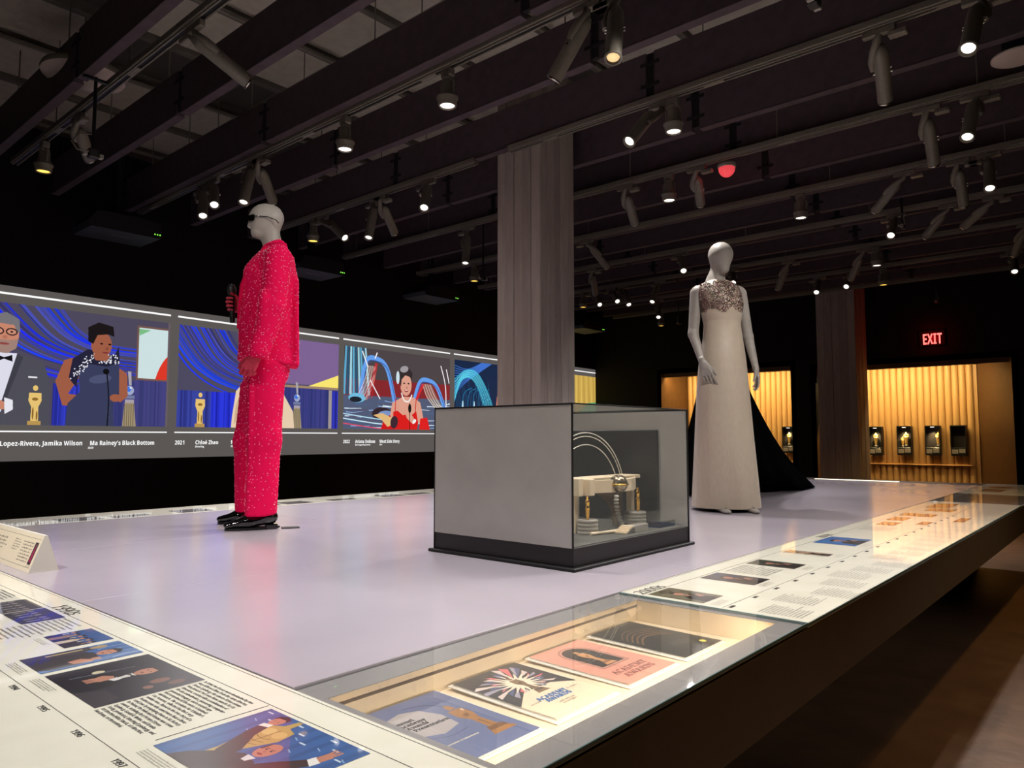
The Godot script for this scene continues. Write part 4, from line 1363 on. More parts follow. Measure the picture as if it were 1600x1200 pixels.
		if s[2] == b2:
			letters(co, "ACADEMY", 0.022, Vector3(-0.005, 0.0074, 0.044), rt, up, M.ink_blue, sans_bold, 1)
			letters(co, "AWARDS", 0.022, Vector3(-0.002, 0.0077, 0.062), rt, up, M.ink_blue, sans_bold, 1)
			small_print(co, Vector3(-0.09, 0.0076, 0.060), rt, up, 0.045, 0.012, 1, M.ink_grey)
			small_print(co, Vector3(0.05, 0.0076, 0.052), rt, up, 0.045, 0.012, 1, M.ink_grey)
			small_print(co, Vector3(-0.03, 0.0084, 0.094), rt, up, 0.06, 0.02, 2, M.ink_grey)
		if s[2] == b3:
			letters(co, "ACADEMY", 0.030, Vector3(0, 0.0078, 0.066), rt, up, M.ink_rose, serif, 1)
			letters(co, "AWARDS", 0.030, Vector3(0, 0.0084, 0.096), rt, up, M.ink_rose, serif, 1)

# =====================================================================  printed timeline strips round the deck
func photo_blue_group() -> Pic:
	var p := Pic.new(300, 220, 300, Color(0.22, 0.36, 0.58))
	for k in 7: p.curve([v(k * 50, 0), v(k * 48 + 10, 60)], 7, Color(0.30, 0.46, 0.70))
	var sk := Color(0.76, 0.56, 0.44)
	for k in 6:
		var x := 26 + k * 50
		p.poly([v(x - 26, 220), v(x - 20, 130), v(x, 108), v(x + 22, 130), v(x + 28, 220)], [Color(0.16, 0.14, 0.15), Color(0.62, 0.48, 0.30), Color(0.14, 0.13, 0.15), Color(0.84, 0.78, 0.66), Color(0.15, 0.12, 0.13), Color(0.18, 0.15, 0.16)][k])
		p.ell(x, 88 + (k % 2) * 10, 14, 18, sk)
		p.ell(x, 76 + (k % 2) * 10, 15, 10, Color(0.20, 0.14, 0.11))
		p.quadp(x - 5, 112, 10, 30, Color(0.88, 0.86, 0.82) if k % 2 == 0 else sk)
	return p

func photo_speaker() -> Pic:
	var p := Pic.new(300, 436, 300, Color(0.24, 0.40, 0.62))
	for k in 5: p.curve([v(20 + k * 60, 0), v(10 + k * 60, 70), v(30 + k * 60, 130)], 6, Color(0.62, 0.72, 0.84))
	var sk := Color(0.78, 0.54, 0.42)
	p.poly([v(60, 436), v(70, 200), v(130, 160), v(210, 170), v(270, 260), v(280, 436)], Color(0.20, 0.17, 0.17))
	p.poly([v(0, 436), v(10, 150), v(60, 120), v(90, 200), v(70, 436)], Color(0.27, 0.24, 0.22))
	p.ell(45, 110, 24, 40, Color(0.70, 0.60, 0.40))
	p.quadp(30, 180, 14, 160, Color(0.84, 0.74, 0.52))
	p.ell(165, 110, 40, 52, sk)
	p.poly([v(122, 110), v(126, 62), v(170, 44), v(210, 70), v(208, 110), v(190, 76), v(140, 80)], Color(0.14, 0.10, 0.09))
	for x in [152, 180]: p.ell(x, 106, 6, 4, Color(0.1, 0.08, 0.08))
	p.ell(166, 136, 14, 5, Color(0.50, 0.24, 0.20))
	p.poly([v(190, 240), v(240, 200), v(270, 220), v(250, 290), v(200, 300)], sk)
	for k in 4: p.curve([v(215 + k * 10, 205), v(222 + k * 10, 170)], 9, sk)
	p.poly([v(250, 436), v(300, 360), v(300, 436)], Color(0.22, 0.42, 0.66))
	return p

func photo_clap() -> Pic:
	var p := Pic.new(570, 436, 570, Color(0.16, 0.14, 0.17))
	p.ell(470, 60, 26, 34, Color(0.20, 0.18, 0.22))
	var sk := Color(0.74, 0.52, 0.42)
	p.poly([v(60, 436), v(120, 260), v(240, 200), v(330, 220), v(380, 436)], Color(0.11, 0.10, 0.12))
	p.poly([v(330, 436), v(380, 330), v(520, 330), v(570, 400), v(570, 436)], Color(0.25, 0.22, 0.24))
	p.ell(262, 110, 42, 58, sk)
	p.poly([v(218, 100), v(222, 58), v(268, 42), v(306, 70), v(306, 110), v(290, 76), v(236, 78)], Color(0.16, 0.11, 0.10))
	for x in [250, 278]: p.ell(x, 104, 6, 4, Color(0.1, 0.08, 0.08))
	p.ell(264, 136, 14, 5, Color(0.46, 0.22, 0.19))
	p.poly([v(238, 168), v(286, 168), v(276, 230), v(256, 236)], Color(0.88, 0.86, 0.84))
	p.poly([v(244, 172), v(264, 182), v(286, 172), v(286, 192), v(264, 186), v(244, 194)], Color(0.06, 0.05, 0.06))
	p.poly([v(180, 270), v(220, 236), v(262, 250), v(258, 310), v(200, 322)], sk)
	for k in 4: p.curve([v(196 + k * 16, 308), v(190 + k * 16, 352)], 12, sk)
	p.poly([v(248, 236), v(284, 226), v(292, 262), v(258, 272)], Color(0.90, 0.89, 0.88))
	p.ell(118, 262, 22, 26, Color(0.86, 0.82, 0.68))
	p.curve([v(150, 120), v(140, 240), v(128, 380)], 6, Color(0.50, 0.54, 0.58))
	p.ell(430, 130, 30, 42, Color(0.50, 0.34, 0.28))
	p.ell(500, 90, 26, 36, Color(0.42, 0.28, 0.24))
	p.ell(480, 200, 22, 20, Color(0.58, 0.42, 0.36))
	return p

func photo_big_statue() -> Pic:
	var p := Pic.new(600, 440, 600, Color(0.20, 0.38, 0.62))
	for k in 9:
		p.quadp(k * 70, 0, 26, 440, Color(0.17, 0.33, 0.56))
		p.quadp(20 + k * 66, 20 + (k % 3) * 40, 34, 8, Color(0.78, 0.84, 0.90))
		p.curve([v(40 + k * 66, 90 + (k % 2) * 70), v(66 + k * 66, 100 + (k % 2) * 70)], 5, Color(0.55, 0.68, 0.82))
	var g := Color(0.74, 0.62, 0.34)
	var d := Color(0.50, 0.40, 0.18)
	var sk := Color(0.74, 0.50, 0.40)
	var coat := Color(0.22, 0.15, 0.14)
	# second man behind the gilded torso
	p.ell(132, 52, 30, 38, sk)
	p.poly([v(98, 52), v(98, 18), v(130, 2), v(166, 18), v(164, 44), v(148, 28), v(112, 32)], Color(0.14, 0.10, 0.09))
	p.ell(120, 56, 5, 3, d); p.ell(140, 56, 5, 3, d)
	# the gilded torso
	p.poly([v(150, 84), v(190, 60), v(196, 6), v(222, 4), v(226, 62), v(276, 76), v(292, 150), v(262, 230), v(232, 300), v(226, 440), v(164, 440), v(170, 300), v(142, 200)], g)
	p.ell(188, 120, 30, 26, Color(0.84, 0.73, 0.45))
	p.ell(248, 118, 30, 26, Color(0.82, 0.70, 0.42))
	for k in 3: p.curve([v(170, 160 + k * 26), v(214, 170 + k * 26), v(256, 158 + k * 26)], 4, d)
	p.curve([v(216, 90), v(214, 260)], 5, d)
	p.curve([v(196, 300), v(196, 430)], 5, d)
	# man in a dark coat hugging it, one arm thrown up
	p.poly([v(96, 440), v(130, 380), v(200, 316), v(290, 268), v(372, 284), v(436, 340), v(456, 440)], coat)
	p.poly([v(250, 340), v(186, 320), v(120, 170), v(108, 112), v(150, 98), v(178, 170), v(258, 268)], coat)
	p.poly([v(104, 92), v(148, 80), v(154, 104), v(108, 118)], Color(0.92, 0.91, 0.88))
	p.poly([v(378, 300), v(440, 336), v(530, 186), v(486, 160), v(404, 262)], Color(0.20, 0.135, 0.125))
	p.poly([v(484, 164), v(532, 188), v(538, 150), v(490, 132)], Color(0.92, 0.91, 0.89))
	p.poly([v(494, 136), v(534, 150), v(540, 104), v(520, 78), v(500, 86)], sk)
	for k in 3: p.curve([v(504 + k * 14, 92), v(500 + k * 16, 58)], 10, sk)
	p.poly([v(304, 266), v(350, 266), v(340, 300), v(316, 300)], Color(0.88, 0.87, 0.86))
	p.ell(328, 210, 40, 52, sk)
	p.poly([v(288, 214), v(290, 176), v(300, 168), v(298, 214)], Color(0.24, 0.17, 0.14))
	for q in [v(314, 206), v(342, 206)]:
		p.ell(q.x, q.y, 6, 4, Color(0.12, 0.08, 0.08))
		p.curve([q + v(-9, -9), q + v(8, -10)], 4, Color(0.32, 0.21, 0.17))
	p.ell(328, 222, 8, 7, Color(0.66, 0.42, 0.34))
	p.ell(328, 240, 14, 6, Color(0.52, 0.20, 0.18))
	return p

func photo_mono(sd: int) -> Pic:
	var p := Pic.new(300, 190, 300, Color(0.25, 0.23, 0.24))
	var r := RandomNumberGenerator.new()
	r.seed = sd
	for k in 5:
		var x := 30 + k * 58 + r.randf_range(-8, 8)
		p.poly([v(x - 30, 190), v(x - 20, 110), v(x, 92), v(x + 22, 110), v(x + 30, 190)], Color(0.17, 0.16, 0.17))
		p.ell(x, 74, 13, 17, Color(0.60, 0.57, 0.55))
		p.quadp(x - 4, 98, 8, 60, Color(0.78, 0.76, 0.74))
	return p

func photo_dark(sd: int, bg: Color, accent: Color) -> Pic:
	var p := Pic.new(220, 320, 220, bg)
	var r := RandomNumberGenerator.new()
	r.seed = sd
	for k in 14: p.ell(r.randf() * 220, r.randf() * 190, 8 + r.randf() * 26, 6 + r.randf() * 20, bg.lerp(accent, r.randf() * 0.7))
	var sk := Color(0.76, 0.52, 0.42)
	p.poly([v(40, 320), v(50, 200), v(96, 160), v(150, 176), v(178, 320)], Color(0.11, 0.10, 0.11))
	p.ell(108, 116, 26, 36, sk)
	p.poly([v(78, 112), v(84, 78), v(112, 66), v(140, 84), v(138, 130), v(126, 92), v(92, 96)], Color(0.12, 0.08, 0.07))
	p.poly([v(130, 230), v(150, 190), v(170, 196), v(158, 250)], sk)
	p.poly([v(92, 160), v(124, 160), v(112, 210)], sk)
	return p

func photo_red(sd: int) -> Pic:
	var p := Pic.new(160, 120, 160, Color(0.50, 0.16, 0.18))
	var r := RandomNumberGenerator.new()
	r.seed = sd
	for k in 12: p.ell(r.randf() * 160, 30 + r.randf() * 90, 6 + r.randf() * 16, 10 + r.randf() * 20, [Color(0.16, 0.10, 0.11), Color(0.66, 0.44, 0.38), Color(0.62, 0.22, 0.22)][k % 3])
	return p

func strip_photo(t, P: Callable, u0: float, u1: float, w0: float, w1: float, m):
	var o := print_quad("photo_print", t, P.call(u0, w0), P.call(u1, w0) - P.call(u0, w0), P.call(u0, w1) - P.call(u0, w0), m)
	return o

func build_strips():
	# ----- 1990s strip, read from the near end
	var t := thing("timeline_panel", "cream printed timeline strip headed 1990s along the near left edge of the platform", "panel", Vector3(0.56, 0.885, -3.0))
	var o := t.position
	part("panel", box_mesh(Vector3(PX0, 0.885, PZ0), Vector3(DX0 - 0.002, DY, PZ1), 0.001), M.panel, t, Transform3D(Basis.IDENTITY, -o))
	var P := func(u, w): return Vector3(DX0 - w, DY + 0.0006, u) - o
	var r := Vector3(0, 0, 1); var up := Vector3(1, 0, 0)
	letters(t, "1990s", 0.062, P.call(-2.565, 0.022), r, up, M.ink, sans)
	letters(t, "1980s", 0.062, P.call(-4.40, 0.022), r, up, M.ink, sans)
	for k in 10: letters(t, str(1990 + k), 0.018, P.call(-2.545 + 0.18 * k, 0.366), r, up, M.ink, sans)
	var ln := mb()
	for w in [[0.0805, 0.0008], [0.362, 0.0009], [0.012, 0.0007]]:
		box(ln, P.call(-5.4, w[0] + w[1]) - Vector3(0, 0.0004, 0), P.call(PZ1 - 0.01, w[0]) + Vector3(0, 0.0002, 0))
	box(ln, P.call(-1.312, 0.30) - Vector3(0, 0.0004, 0), P.call(-1.3105, 0.085) + Vector3(0, 0.0002, 0))
	part("rule_line", ln, M.ink_grey, t)
	strip_photo(t, P, -2.750, -2.572, 0.095, 0.205, printed(photo_mono(1)))
	strip_photo(t, P, -2.564, -2.386, 0.095, 0.205, printed(photo_mono(2)))
	strip_photo(t, P, -2.196, -2.040, 0.093, 0.208, printed(photo_blue_group()))
	strip_photo(t, P, -2.012, -1.860, 0.093, 0.312, printed(photo_speaker()))
	strip_photo(t, P, -1.836, -1.551, 0.093, 0.312, printed(photo_clap()))
	strip_photo(t, P, -1.292, -0.990, 0.091, 0.312, printed(photo_big_statue()))
	strip_photo(t, P, -3.35, -3.10, 0.095, 0.300, printed(photo_mono(3)))
	strip_photo(t, P, -3.90, -3.68, 0.095, 0.300, printed(photo_mono(4)))
	var para := ["In 1994, the Oscars were dominated by two", "very different films from the same director,", "Steven Spielberg. His science-fiction adven-", "ture Jurassic Park won three awards for its", "dinosaurs, created with a combination of", "life-size animatronics, pioneering computer-", "generated imagery, and a soundscape", "that comprised all the voices of animals", "and insects. The accolades for Schindler's", "List, however, reflected the film's very", "somber tone. Based on the true story of a", "businessman who saved more than a thou-", "sand Jews by employing them in his factory", "in Poland, the Holocaust drama won seven", "awards, including Best Picture (Steven", "Spielberg, Gerald R. Molen, and Branko", "Lustig, producers), Directing (Spielberg), and", "Art Direction (Allan Starski, art direction;", "Ewa Braun, set decoration)."]
	for k in para.size(): letters(t, para[k], 0.0101, P.call(-1.540, 0.0935 + 0.0119 * k), r, up, M.ink_text, sans, 0, "paragraph_line", 0.0003)
	small_print(t, P.call(-2.375, 0.095), r, up, 0.155, 0.21, 15, M.ink)
	small_print(t, P.call(-2.98, 0.095), r, up, 0.20, 0.20, 15, M.ink)
	small_print(t, P.call(-3.62, 0.095), r, up, 0.20, 0.20, 15, M.ink)
	small_print(t, P.call(-2.0, 0.322), r, up, 0.12, 0.022, 4, M.ink_grey, 0.25, 0.0014)
	small_print(t, P.call(-1.83, 0.322), r, up, 0.11, 0.022, 4, M.ink_grey, 0.25, 0.0014)
	small_print(t, P.call(-1.285, 0.322), r, up, 0.15, 0.022, 4, M.ink_grey, 0.25, 0.0014)
	small_print(t, P.call(-2.19, 0.218), r, up, 0.10, 0.016, 3, M.ink_grey, 0.25, 0.0014)
	# ----- 2000s strip, read from the long side
	var t2 := thing("timeline_panel", "cream printed timeline strip headed 2000s along the long front edge of the platform", "panel", Vector3(4.4, 0.885, -1.05))
	var o2 := t2.position
	part("panel", box_mesh(Vector3(IX1 + 0.003, 0.885, DZ1 + 0.002), Vector3(6.80, DY, PZ1), 0.001), M.panel, t2, Transform3D(Basis.IDENTITY, -o2))
	var P2 := func(u, w): return Vector3(u, DY + 0.0006, DZ1 + w) - o2
	r = Vector3(1, 0, 0); up = Vector3(0, 0, -1)
	letters(t2, "2000s", 0.062, P2.call(2.145, 0.022), r, up, M.ink, sans)
	letters(t2, "2010s", 0.062, P2.call(3.945, 0.022), r, up, M.ink, sans)
	for k in 10: letters(t2, str(2000 + k), 0.018, P2.call(2.150 + 0.18 * k, 0.368), r, up, M.ink, sans)
	for k in 10: letters(t2, str(2010 + k), 0.018, P2.call(3.950 + 0.18 * k, 0.368), r, up, M.ink, sans)
	ln = mb()
	for w in [[0.0805, 0.0008], [0.362, 0.0009], [0.012, 0.0007]]:
		box(ln, P2.call(2.14, w[0]) - Vector3(0, 0.0004, 0), P2.call(6.7, w[0] + w[1]) + Vector3(0, 0.0002, 0))
	part("rule_line", ln, M.ink_grey, t2)
	strip_photo(t2, P2, 2.155, 2.300, 0.093, 0.292, printed(photo_dark(1, Color(0.42, 0.40, 0.30), Color(0.2, 0.15, 0.1))))
	strip_photo(t2, P2, 2.530, 2.676, 0.093, 0.300, printed(photo_dark(2, Color(0.26, 0.24, 0.26), Color(0.12, 0.24, 0.5))))
	strip_photo(t2, P2, 2.940, 3.075, 0.093, 0.292, printed(photo_dark(3, Color(0.25, 0.26, 0.22), Color(0.5, 0.5, 0.42))))
	strip_photo(t2, P2, 3.340, 3.430, 0.093, 0.292, printed(photo_dark(4, Color(0.74, 0.66, 0.55), Color(0.16, 0.12, 0.1))))
	strip_photo(t2, P2, 3.740, 4.030, 0.093, 0.292, printed(photo_dark(5, Color(0.20, 0.44, 0.72), Color(0.3, 0.56, 0.84))))
	for q in [[4.75, 4.95, 0.12, 0.22, 1], [5.05, 5.30, 0.10, 0.20, 2], [5.40, 5.62, 0.093, 0.29, 3], [5.86, 6.10, 0.15, 0.32, 4], [6.14, 6.58, 0.10, 0.25, 5], [4.9, 5.1, 0.30, 0.36, 6], [5.2, 5.5, 0.44, 0.50, 7]]:
		strip_photo(t2, P2, q[0], q[1], q[2], q[3], printed(photo_red(q[4])))
	small_print(t2, P2.call(2.720, 0.098), r, up, 0.20, 0.17, 10, M.ink)
	small_print(t2, P2.call(4.45, 0.098), r, up, 0.22, 0.17, 10, M.ink)
	for u in [2.155, 2.53, 2.95, 3.34, 3.75]: small_print(t2, P2.call(u, 0.310), r, up, 0.11, 0.03, 5, M.ink_grey, 0.25, 0.0014)
	for k in 24:
		var u := 2.16 + 0.18 * k
		small_print(t2, P2.call(u, 0.46 - (0.03 if k % 3 == 1 else 0.0) + (0.03 if k % 4 == 2 else 0.0)), r, up, 0.155, 0.135, 12, M.ink_grey, 0.35, 0.0017)
	var ge := mb()
	box(ge, Vector3(IX1 + 0.003, 0.890, PZ1) - o2, Vector3(6.80, 0.8985, PZ1 + 0.0015) - o2)
	part("glass_edge", ge, M.glass_edge, t2)
	# ----- second sunken case and the last strip
	var t4 := thing("sunken_display_case", "second sunken glass-topped case far along the front edge, reflecting the golden alcove", "display case", Vector3(7.37, 0.885, -1.05))
	var o4 := t4.position
	part("tray", box_mesh(Vector3(6.804, 0.80, DZ1 + 0.002), Vector3(7.945, 0.884, PZ1 - 0.021)), M.border, t4, Transform3D(Basis.IDENTITY, -o4))
	part("grey_border", box_mesh(Vector3(6.804, 0.885, DZ1 + 0.002), Vector3(7.945, 0.893, PZ1), 0.001), M.border, t4, Transform3D(Basis.IDENTITY, -o4))
	part("dark_sheet", box_mesh(Vector3(6.95, 0.8932, -1.28), Vector3(7.85, 0.8945, -0.84), 0.0005), M.sheet, t4, Transform3D(Basis.IDENTITY, -o4))
	var g := mb()
	quad(g, Vector3(6.805, 0.8995, DZ1 + 0.003) - o4, Vector3(7.944, 0.8995, DZ1 + 0.003) - o4, Vector3(7.944, 0.8995, PZ1 - 0.001) - o4, Vector3(6.805, 0.8995, PZ1 - 0.001) - o4)
	part("glass_lid", g, M.glass, t4)
	var t3 := thing("timeline_panel", "short cream printed strip at the far end of the platform's front edge", "panel", Vector3(8.8, 0.885, -1.05))
	part("panel", box_mesh(Vector3(7.95, 0.885, DZ1 + 0.002), Vector3(PX1, DY, PZ1), 0.001), M.panel, t3, Transform3D(Basis.IDENTITY, -t3.position))
	var P3 := func(u, w): return Vector3(u, DY + 0.0006, DZ1 + w) - t3.position
	strip_photo(t3, P3, 8.3, 8.75, 0.12, 0.30, printed(photo_mono(8)))
	strip_photo(t3, P3, 8.9, 9.2, 0.12, 0.30, printed(photo_mono(9)))
	small_print(t3, P3.call(8.1, 0.4), r, up, 0.9, 0.12, 8, M.ink_grey)
	# ----- far strip, its print facing the other side
	var t5 := thing("timeline_panel", "cream printed strip along the far edge of the platform below the wide screen", "panel", Vector3(5.0, 0.885, -5.23))
	var o5 := t5.position
	for q in [[DX0, 3.06], [3.063, 9.28]]:
		part("panel", box_mesh(Vector3(q[0], 0.885, PZ0), Vector3(q[1], DY, DZ0 - 0.002), 0.001), M.panel, t5, Transform3D(Basis.IDENTITY, -o5))
	var P5 := func(u, w): return Vector3(u, DY + 0.0006, DZ0 - w) - o5
	for k in 11:
		var u := 1.5 + 0.42 * k + (0.12 if k % 3 == 0 else 0.0)
		strip_photo(t5, P5, u + 0.24, u, 0.05, 0.25 if k % 2 == 0 else 0.18, printed(photo_mono(20 + k % 3)))
	for k in 9: small_print(t5, P5.call(1.75 + 0.42 * k, 0.06), Vector3(-1, 0, 0), Vector3(0, 0, 1), 0.15, 0.12, 6, M.ink_pale)

# =====================================================================  sloping caption sign on the deck
func build_wedge():
	var t := thing("caption_wedge", "white wedge-shaped caption sign standing on the deck at the far left", "sign", Vector3(0.93, DY, -3.25))
	var L := 0.85
	var st := mb()
	prism(st, PackedVector2Array([Vector2(0, 0), Vector2(0.105, 0), Vector2(0.062, 0.138), Vector2(0.052, 0.138)]), 0, L, Transform3D(Basis(Vector3.RIGHT, Vector3.UP, Vector3(0, 0, 1)), Vector3(0, 0, -L)))
	part("body", st, M.white, t)
	var up := Vector3(0.052, 0.138, 0).normalized()
	var r := Vector3(0, 0, 1)
	var n := r.cross(up)
	var F := func(a, b): return up * b + r * (a - L) + n * 0.0006
	part("face_card", box_mesh(Vector3(0.003, 0.002, 0.0001), Vector3(L - 0.003, 0.144, 0.0004)), M.card, t, Transform3D(Basis(r, up, n), Vector3(0, 0, -L)))
	var ln := mb()
	for b in [0.128, 0.018]:
		quad(ln, F.call(0.01, b + 0.0012), F.call(L - 0.012, b + 0.0012), F.call(L - 0.012, b), F.call(0.01, b))
	part("rule_line", ln, M.ink_grey, t)
	small_print(t, F.call(0.05, 0.112), r, up, 0.42, 0.07, 5, M.ink, 0.2, 0.006)
	small_print(t, F.call(0.545, 0.116), r, up, 0.085, 0.05, 5, M.ink, 0.3, 0.006)
	small_print(t, F.call(0.655, 0.116), r, up, 0.125, 0.085, 7, M.ink, 0.12, 0.005)
	var p := Pic.new(60, 200, 60, Color(0.16, 0.06, 0.12))
	p.poly([v(14, 180), v(16, 90), v(24, 40), v(38, 40), v(46, 90), v(44, 180)], Color(0.74, 0.14, 0.36))
	p.ell(31, 26, 8, 12, Color(0.70, 0.52, 0.46))
	for k in 9: p.ell(6 + (k * 17) % 50, 12 + (k * 37) % 180, 3, 4, Color(0.55, 0.32, 0.55))
	print_quad("picture", t, F.call(0.792, 0.116), r * 0.036, up * -0.086, printed(p))
	small_print(t, F.call(0.79, 0.027), r, up, 0.04, 0.008, 2, M.ink_grey, 0.2, 0.003)
# =====================================================================  the suited figure
func scatter_gems(mesh: ArrayMesh, count: int, size: float, sd: int, y0 := -10.0) -> ArrayMesh:
	var a := mesh.surface_get_arrays(0)
	var V: PackedVector3Array = a[Mesh.ARRAY_VERTEX]
	var N: PackedVector3Array = a[Mesh.ARRAY_NORMAL]
	var r := RandomNumberGenerator.new()
	r.seed = sd
	var st := mb()
	var used := {}
	var done := 0
	var tries := 0
	while done < count and tries < count * 12:
		tries += 1
		var i := r.randi() % V.size()
		var p := V[i]
		if p.y < y0: continue
		var key := Vector3i((p / 0.021).floor())
		if used.has(key): continue
		used[key] = true
		var n := N[i]
		var f := frame_of(n)
		var s := size * r.randf_range(0.7, 1.25)
		var q := [p + f.x * s, p + f.z * s, p - f.x * s, p - f.z * s]
		var top := p + n * s * 1.1
		for k in 4: tri(st, q[k], q[(k + 1) % 4], top)
		done += 1
	st.generate_normals()
	return st.commit()

func build_suit_mannequin():
	var t := thing("mannequin", "mannequin in a hot pink crystal-studded suit and sunglasses, standing on the deck", "mannequin", Vector3(2.275, DY, -3.975), deg_to_rad(-119.4))
	var V := func(x, y, z): return Vector3(x, y, z)
	# head and neck, one surface
	var h := []
	var sx := Vector3(1.16, 1, 1)
	h.append(bone(Vector3(0, 1.845, -0.052), Vector3(0, 1.848, -0.026), 0.081, 0.081, sx, 0.03))
	h.append(bone(Vector3(0, 1.82, 0.000), Vector3(0, 1.752, 0.018), 0.064, 0.040, sx, 0.05))
	h.append(bone(Vector3(0, 1.80, 0.062), Vector3(0, 1.782, 0.070), 0.007, 0.009, Vector3.ONE, 0.02))
	h.append(bone(Vector3(0, 1.765, -0.052), Vector3(0, 1.60, -0.085), 0.053, 0.062, Vector3.ONE, 0.04))
	h.append(bone(Vector3(-0.1, 1.60, -0.09), Vector3(0.1, 1.60, -0.09), 0.05, 0.05, Vector3.ONE, 0.04))
	part("head", nets(h, 0.0065), M.skin_grey, t)
	# jacket
	var j := []
	var sz := Vector3(1, 1, 1.14)
	j.append(bone(Vector3(0, 1.46, -0.065), Vector3(0, 1.16, -0.052), 0.178, 0.172, sz, 0.05))
	j.append(bone(Vector3(0, 1.16, -0.052), Vector3(0, 0.90, -0.058), 0.172, 0.198, sz, 0.05))
	j.append(bone(Vector3(-0.165, 1.575, -0.095), Vector3(0.165, 1.575, -0.095), 0.062, 0.062, Vector3(1, 1, 0.9), 0.06))
	j.append(bone(Vector3(0, 1.60, -0.09), Vector3(0, 1.655, -0.085), 0.10, 0.07, Vector3.ONE, 0.05))
	j.append(bone(Vector3(0.195, 1.555, -0.10), Vector3(0.275, 1.25, -0.075), 0.077, 0.066, Vector3.ONE, 0.010))
	j.append(bone(Vector3(0.275, 1.25, -0.075), Vector3(0.280, 1.00, -0.005), 0.067, 0.060, Vector3.ONE, 0.010))
	j.append(bone(Vector3(-0.19, 1.56, -0.10), Vector3(-0.275, 1.24, -0.10), 0.078, 0.068, Vector3.ONE, 0.022))
	j.append(bone(Vector3(-0.275, 1.24, -0.10), Vector3(-0.20, 1.275, 0.060), 0.068, 0.050, Vector3.ONE, 0.03))
	# soft folds: at the elbows, down the back and round the waist
	for k in 5:
		j.append(bone(Vector3(0.215, 1.33 - k * 0.034, -0.035), Vector3(0.30, 1.315 - k * 0.036, -0.028), 0.034, 0.030, Vector3.ONE, 0.025))
	for k in 4:
		j.append(bone(Vector3(0.06 + 0.035 * k, 1.50 - 0.02 * k, 0.052 - 0.022 * k), Vector3(0.05 + 0.03 * k, 1.10, 0.062 - 0.016 * k), 0.03, 0.028, Vector3.ONE, 0.04))
		j.append(bone(Vector3(-0.06 + 0.05 * k, 1.45, -0.205), Vector3(-0.08 + 0.06 * k, 0.95, -0.215), 0.016, 0.02, Vector3.ONE, 0.03))
	var jm := nets(j, 0.011, [[Vector3(0, -1, 0.10).normalized(), -0.955]])
	part("jacket", jm, M.pink, t)
	part("jacket_crystals", scatter_gems(jm, 1900, 0.0034, 3, 0.96), M.crystal, t, Transform3D.IDENTITY, "stuff")
	# lapels, collar, front edge, pocket flap
	var front := func(x, y): return -0.058 + 0.158 * sqrt(max(0.0, 1.0 - pow(x / 0.192, 2))) + 0.011 - 0.55 * max(0.0, y - 1.43)
	for s in [-1.0, 1.0]:
		var lp := mb()
		var rings := []
		for k in 13:
			var y: float = lerp(1.655, 1.17, k / 12.0)
			var q: float = k / 12.0
			var xi: float = lerp(0.062, 0.004, pow(q, 0.8))
			var xo: float = xi + 0.070 * sin(PI * clampf(q * 0.9 + 0.16, 0, 1)) * (1.0 if q > 0.25 else 0.72)
			var back := 0.0
			rings.append([Vector3(xi * s, y, front.call(xi, y) - back), Vector3((xi + xo) * 0.5 * s, y - 0.004, front.call((xi + xo) * 0.5, y) + 0.007 - back), Vector3(xo * s, y - 0.01, front.call(xo, y) + 0.009 - back), Vector3(xo * s, y - 0.01, front.call(xo, y) - 0.006 - back), Vector3(xi * s, y, front.call(xi, y) - 0.012 - back)])
		if s > 0:
			for q in rings: q.reverse()
		lp.set_smooth_group(1)
		skin(lp, rings)
		part("lapel", lp, M.pink_dark, t)
	var co := mb()
	var cr := []
	for k in 17:
		var a: float = lerp(-2.25, 2.25, k / 16.0)
		var c := Vector3(sin(a) * 0.074, 1.628 + 0.034 * cos(a * 0.6), -0.082 - cos(a) * 0.066)
		var ou := Vector3(sin(a), 0, -cos(a))
		cr.append([c + ou * 0.004 + Vector3(0, 0.03, 0), c + ou * 0.018 + Vector3(0, -0.022, 0), c + ou * 0.008 + Vector3(0, -0.03, 0), c - ou * 0.004 + Vector3(0, 0.02, 0)])
	co.set_smooth_group(1)
	skin(co, cr)
	part("collar", co, M.pink, t)
	var fe := mb()
	tube(fe, [Vector3(0.006, 1.18, 0.097), Vector3(0.008, 1.06, 0.104), Vector3(0.012, 0.97, 0.108)], 0.005, 6)
	part("front_edge", fe, M.pink_dark, t)
	part("pocket_flap", box_mesh(Vector3(-0.055, -0.025, -0.004), Vector3(0.055, 0.025, 0.004), 0.003), M.pink_dark, t, Transform3D(Basis(Vector3.UP, 0.75), Vector3(0.125, 1.105, 0.068)))
	# trousers
	var l := []
	l.append(bone(Vector3(0, 1.02, -0.055), Vector3(0, 0.93, -0.05), 0.150, 0.155, sz, 0.05))
	l.append(bone(Vector3(0.088, 0.93, -0.045), Vector3(0.120, 0.50, -0.045), 0.114, 0.094, Vector3.ONE, 0.04))
	l.append(bone(Vector3(0.120, 0.50, -0.045), Vector3(0.165, 0.06, -0.040), 0.094, 0.084, Vector3.ONE, 0.03))
	l.append(bone(Vector3(-0.088, 0.93, -0.045), Vector3(-0.125, 0.50, 0.030), 0.112, 0.092, Vector3.ONE, 0.03))
	l.append(bone(Vector3(-0.125, 0.50, 0.030), Vector3(-0.165, 0.06, 0.025), 0.092, 0.080, Vector3.ONE, 0.03))
	for k in 6:
		var y := 0.80 - k * 0.045
		l.append(bone(Vector3(0.03, y - 0.03, 0.045), Vector3(-0.13, y + 0.03, 0.085), 0.015, 0.012, Vector3.ONE, 0.03))
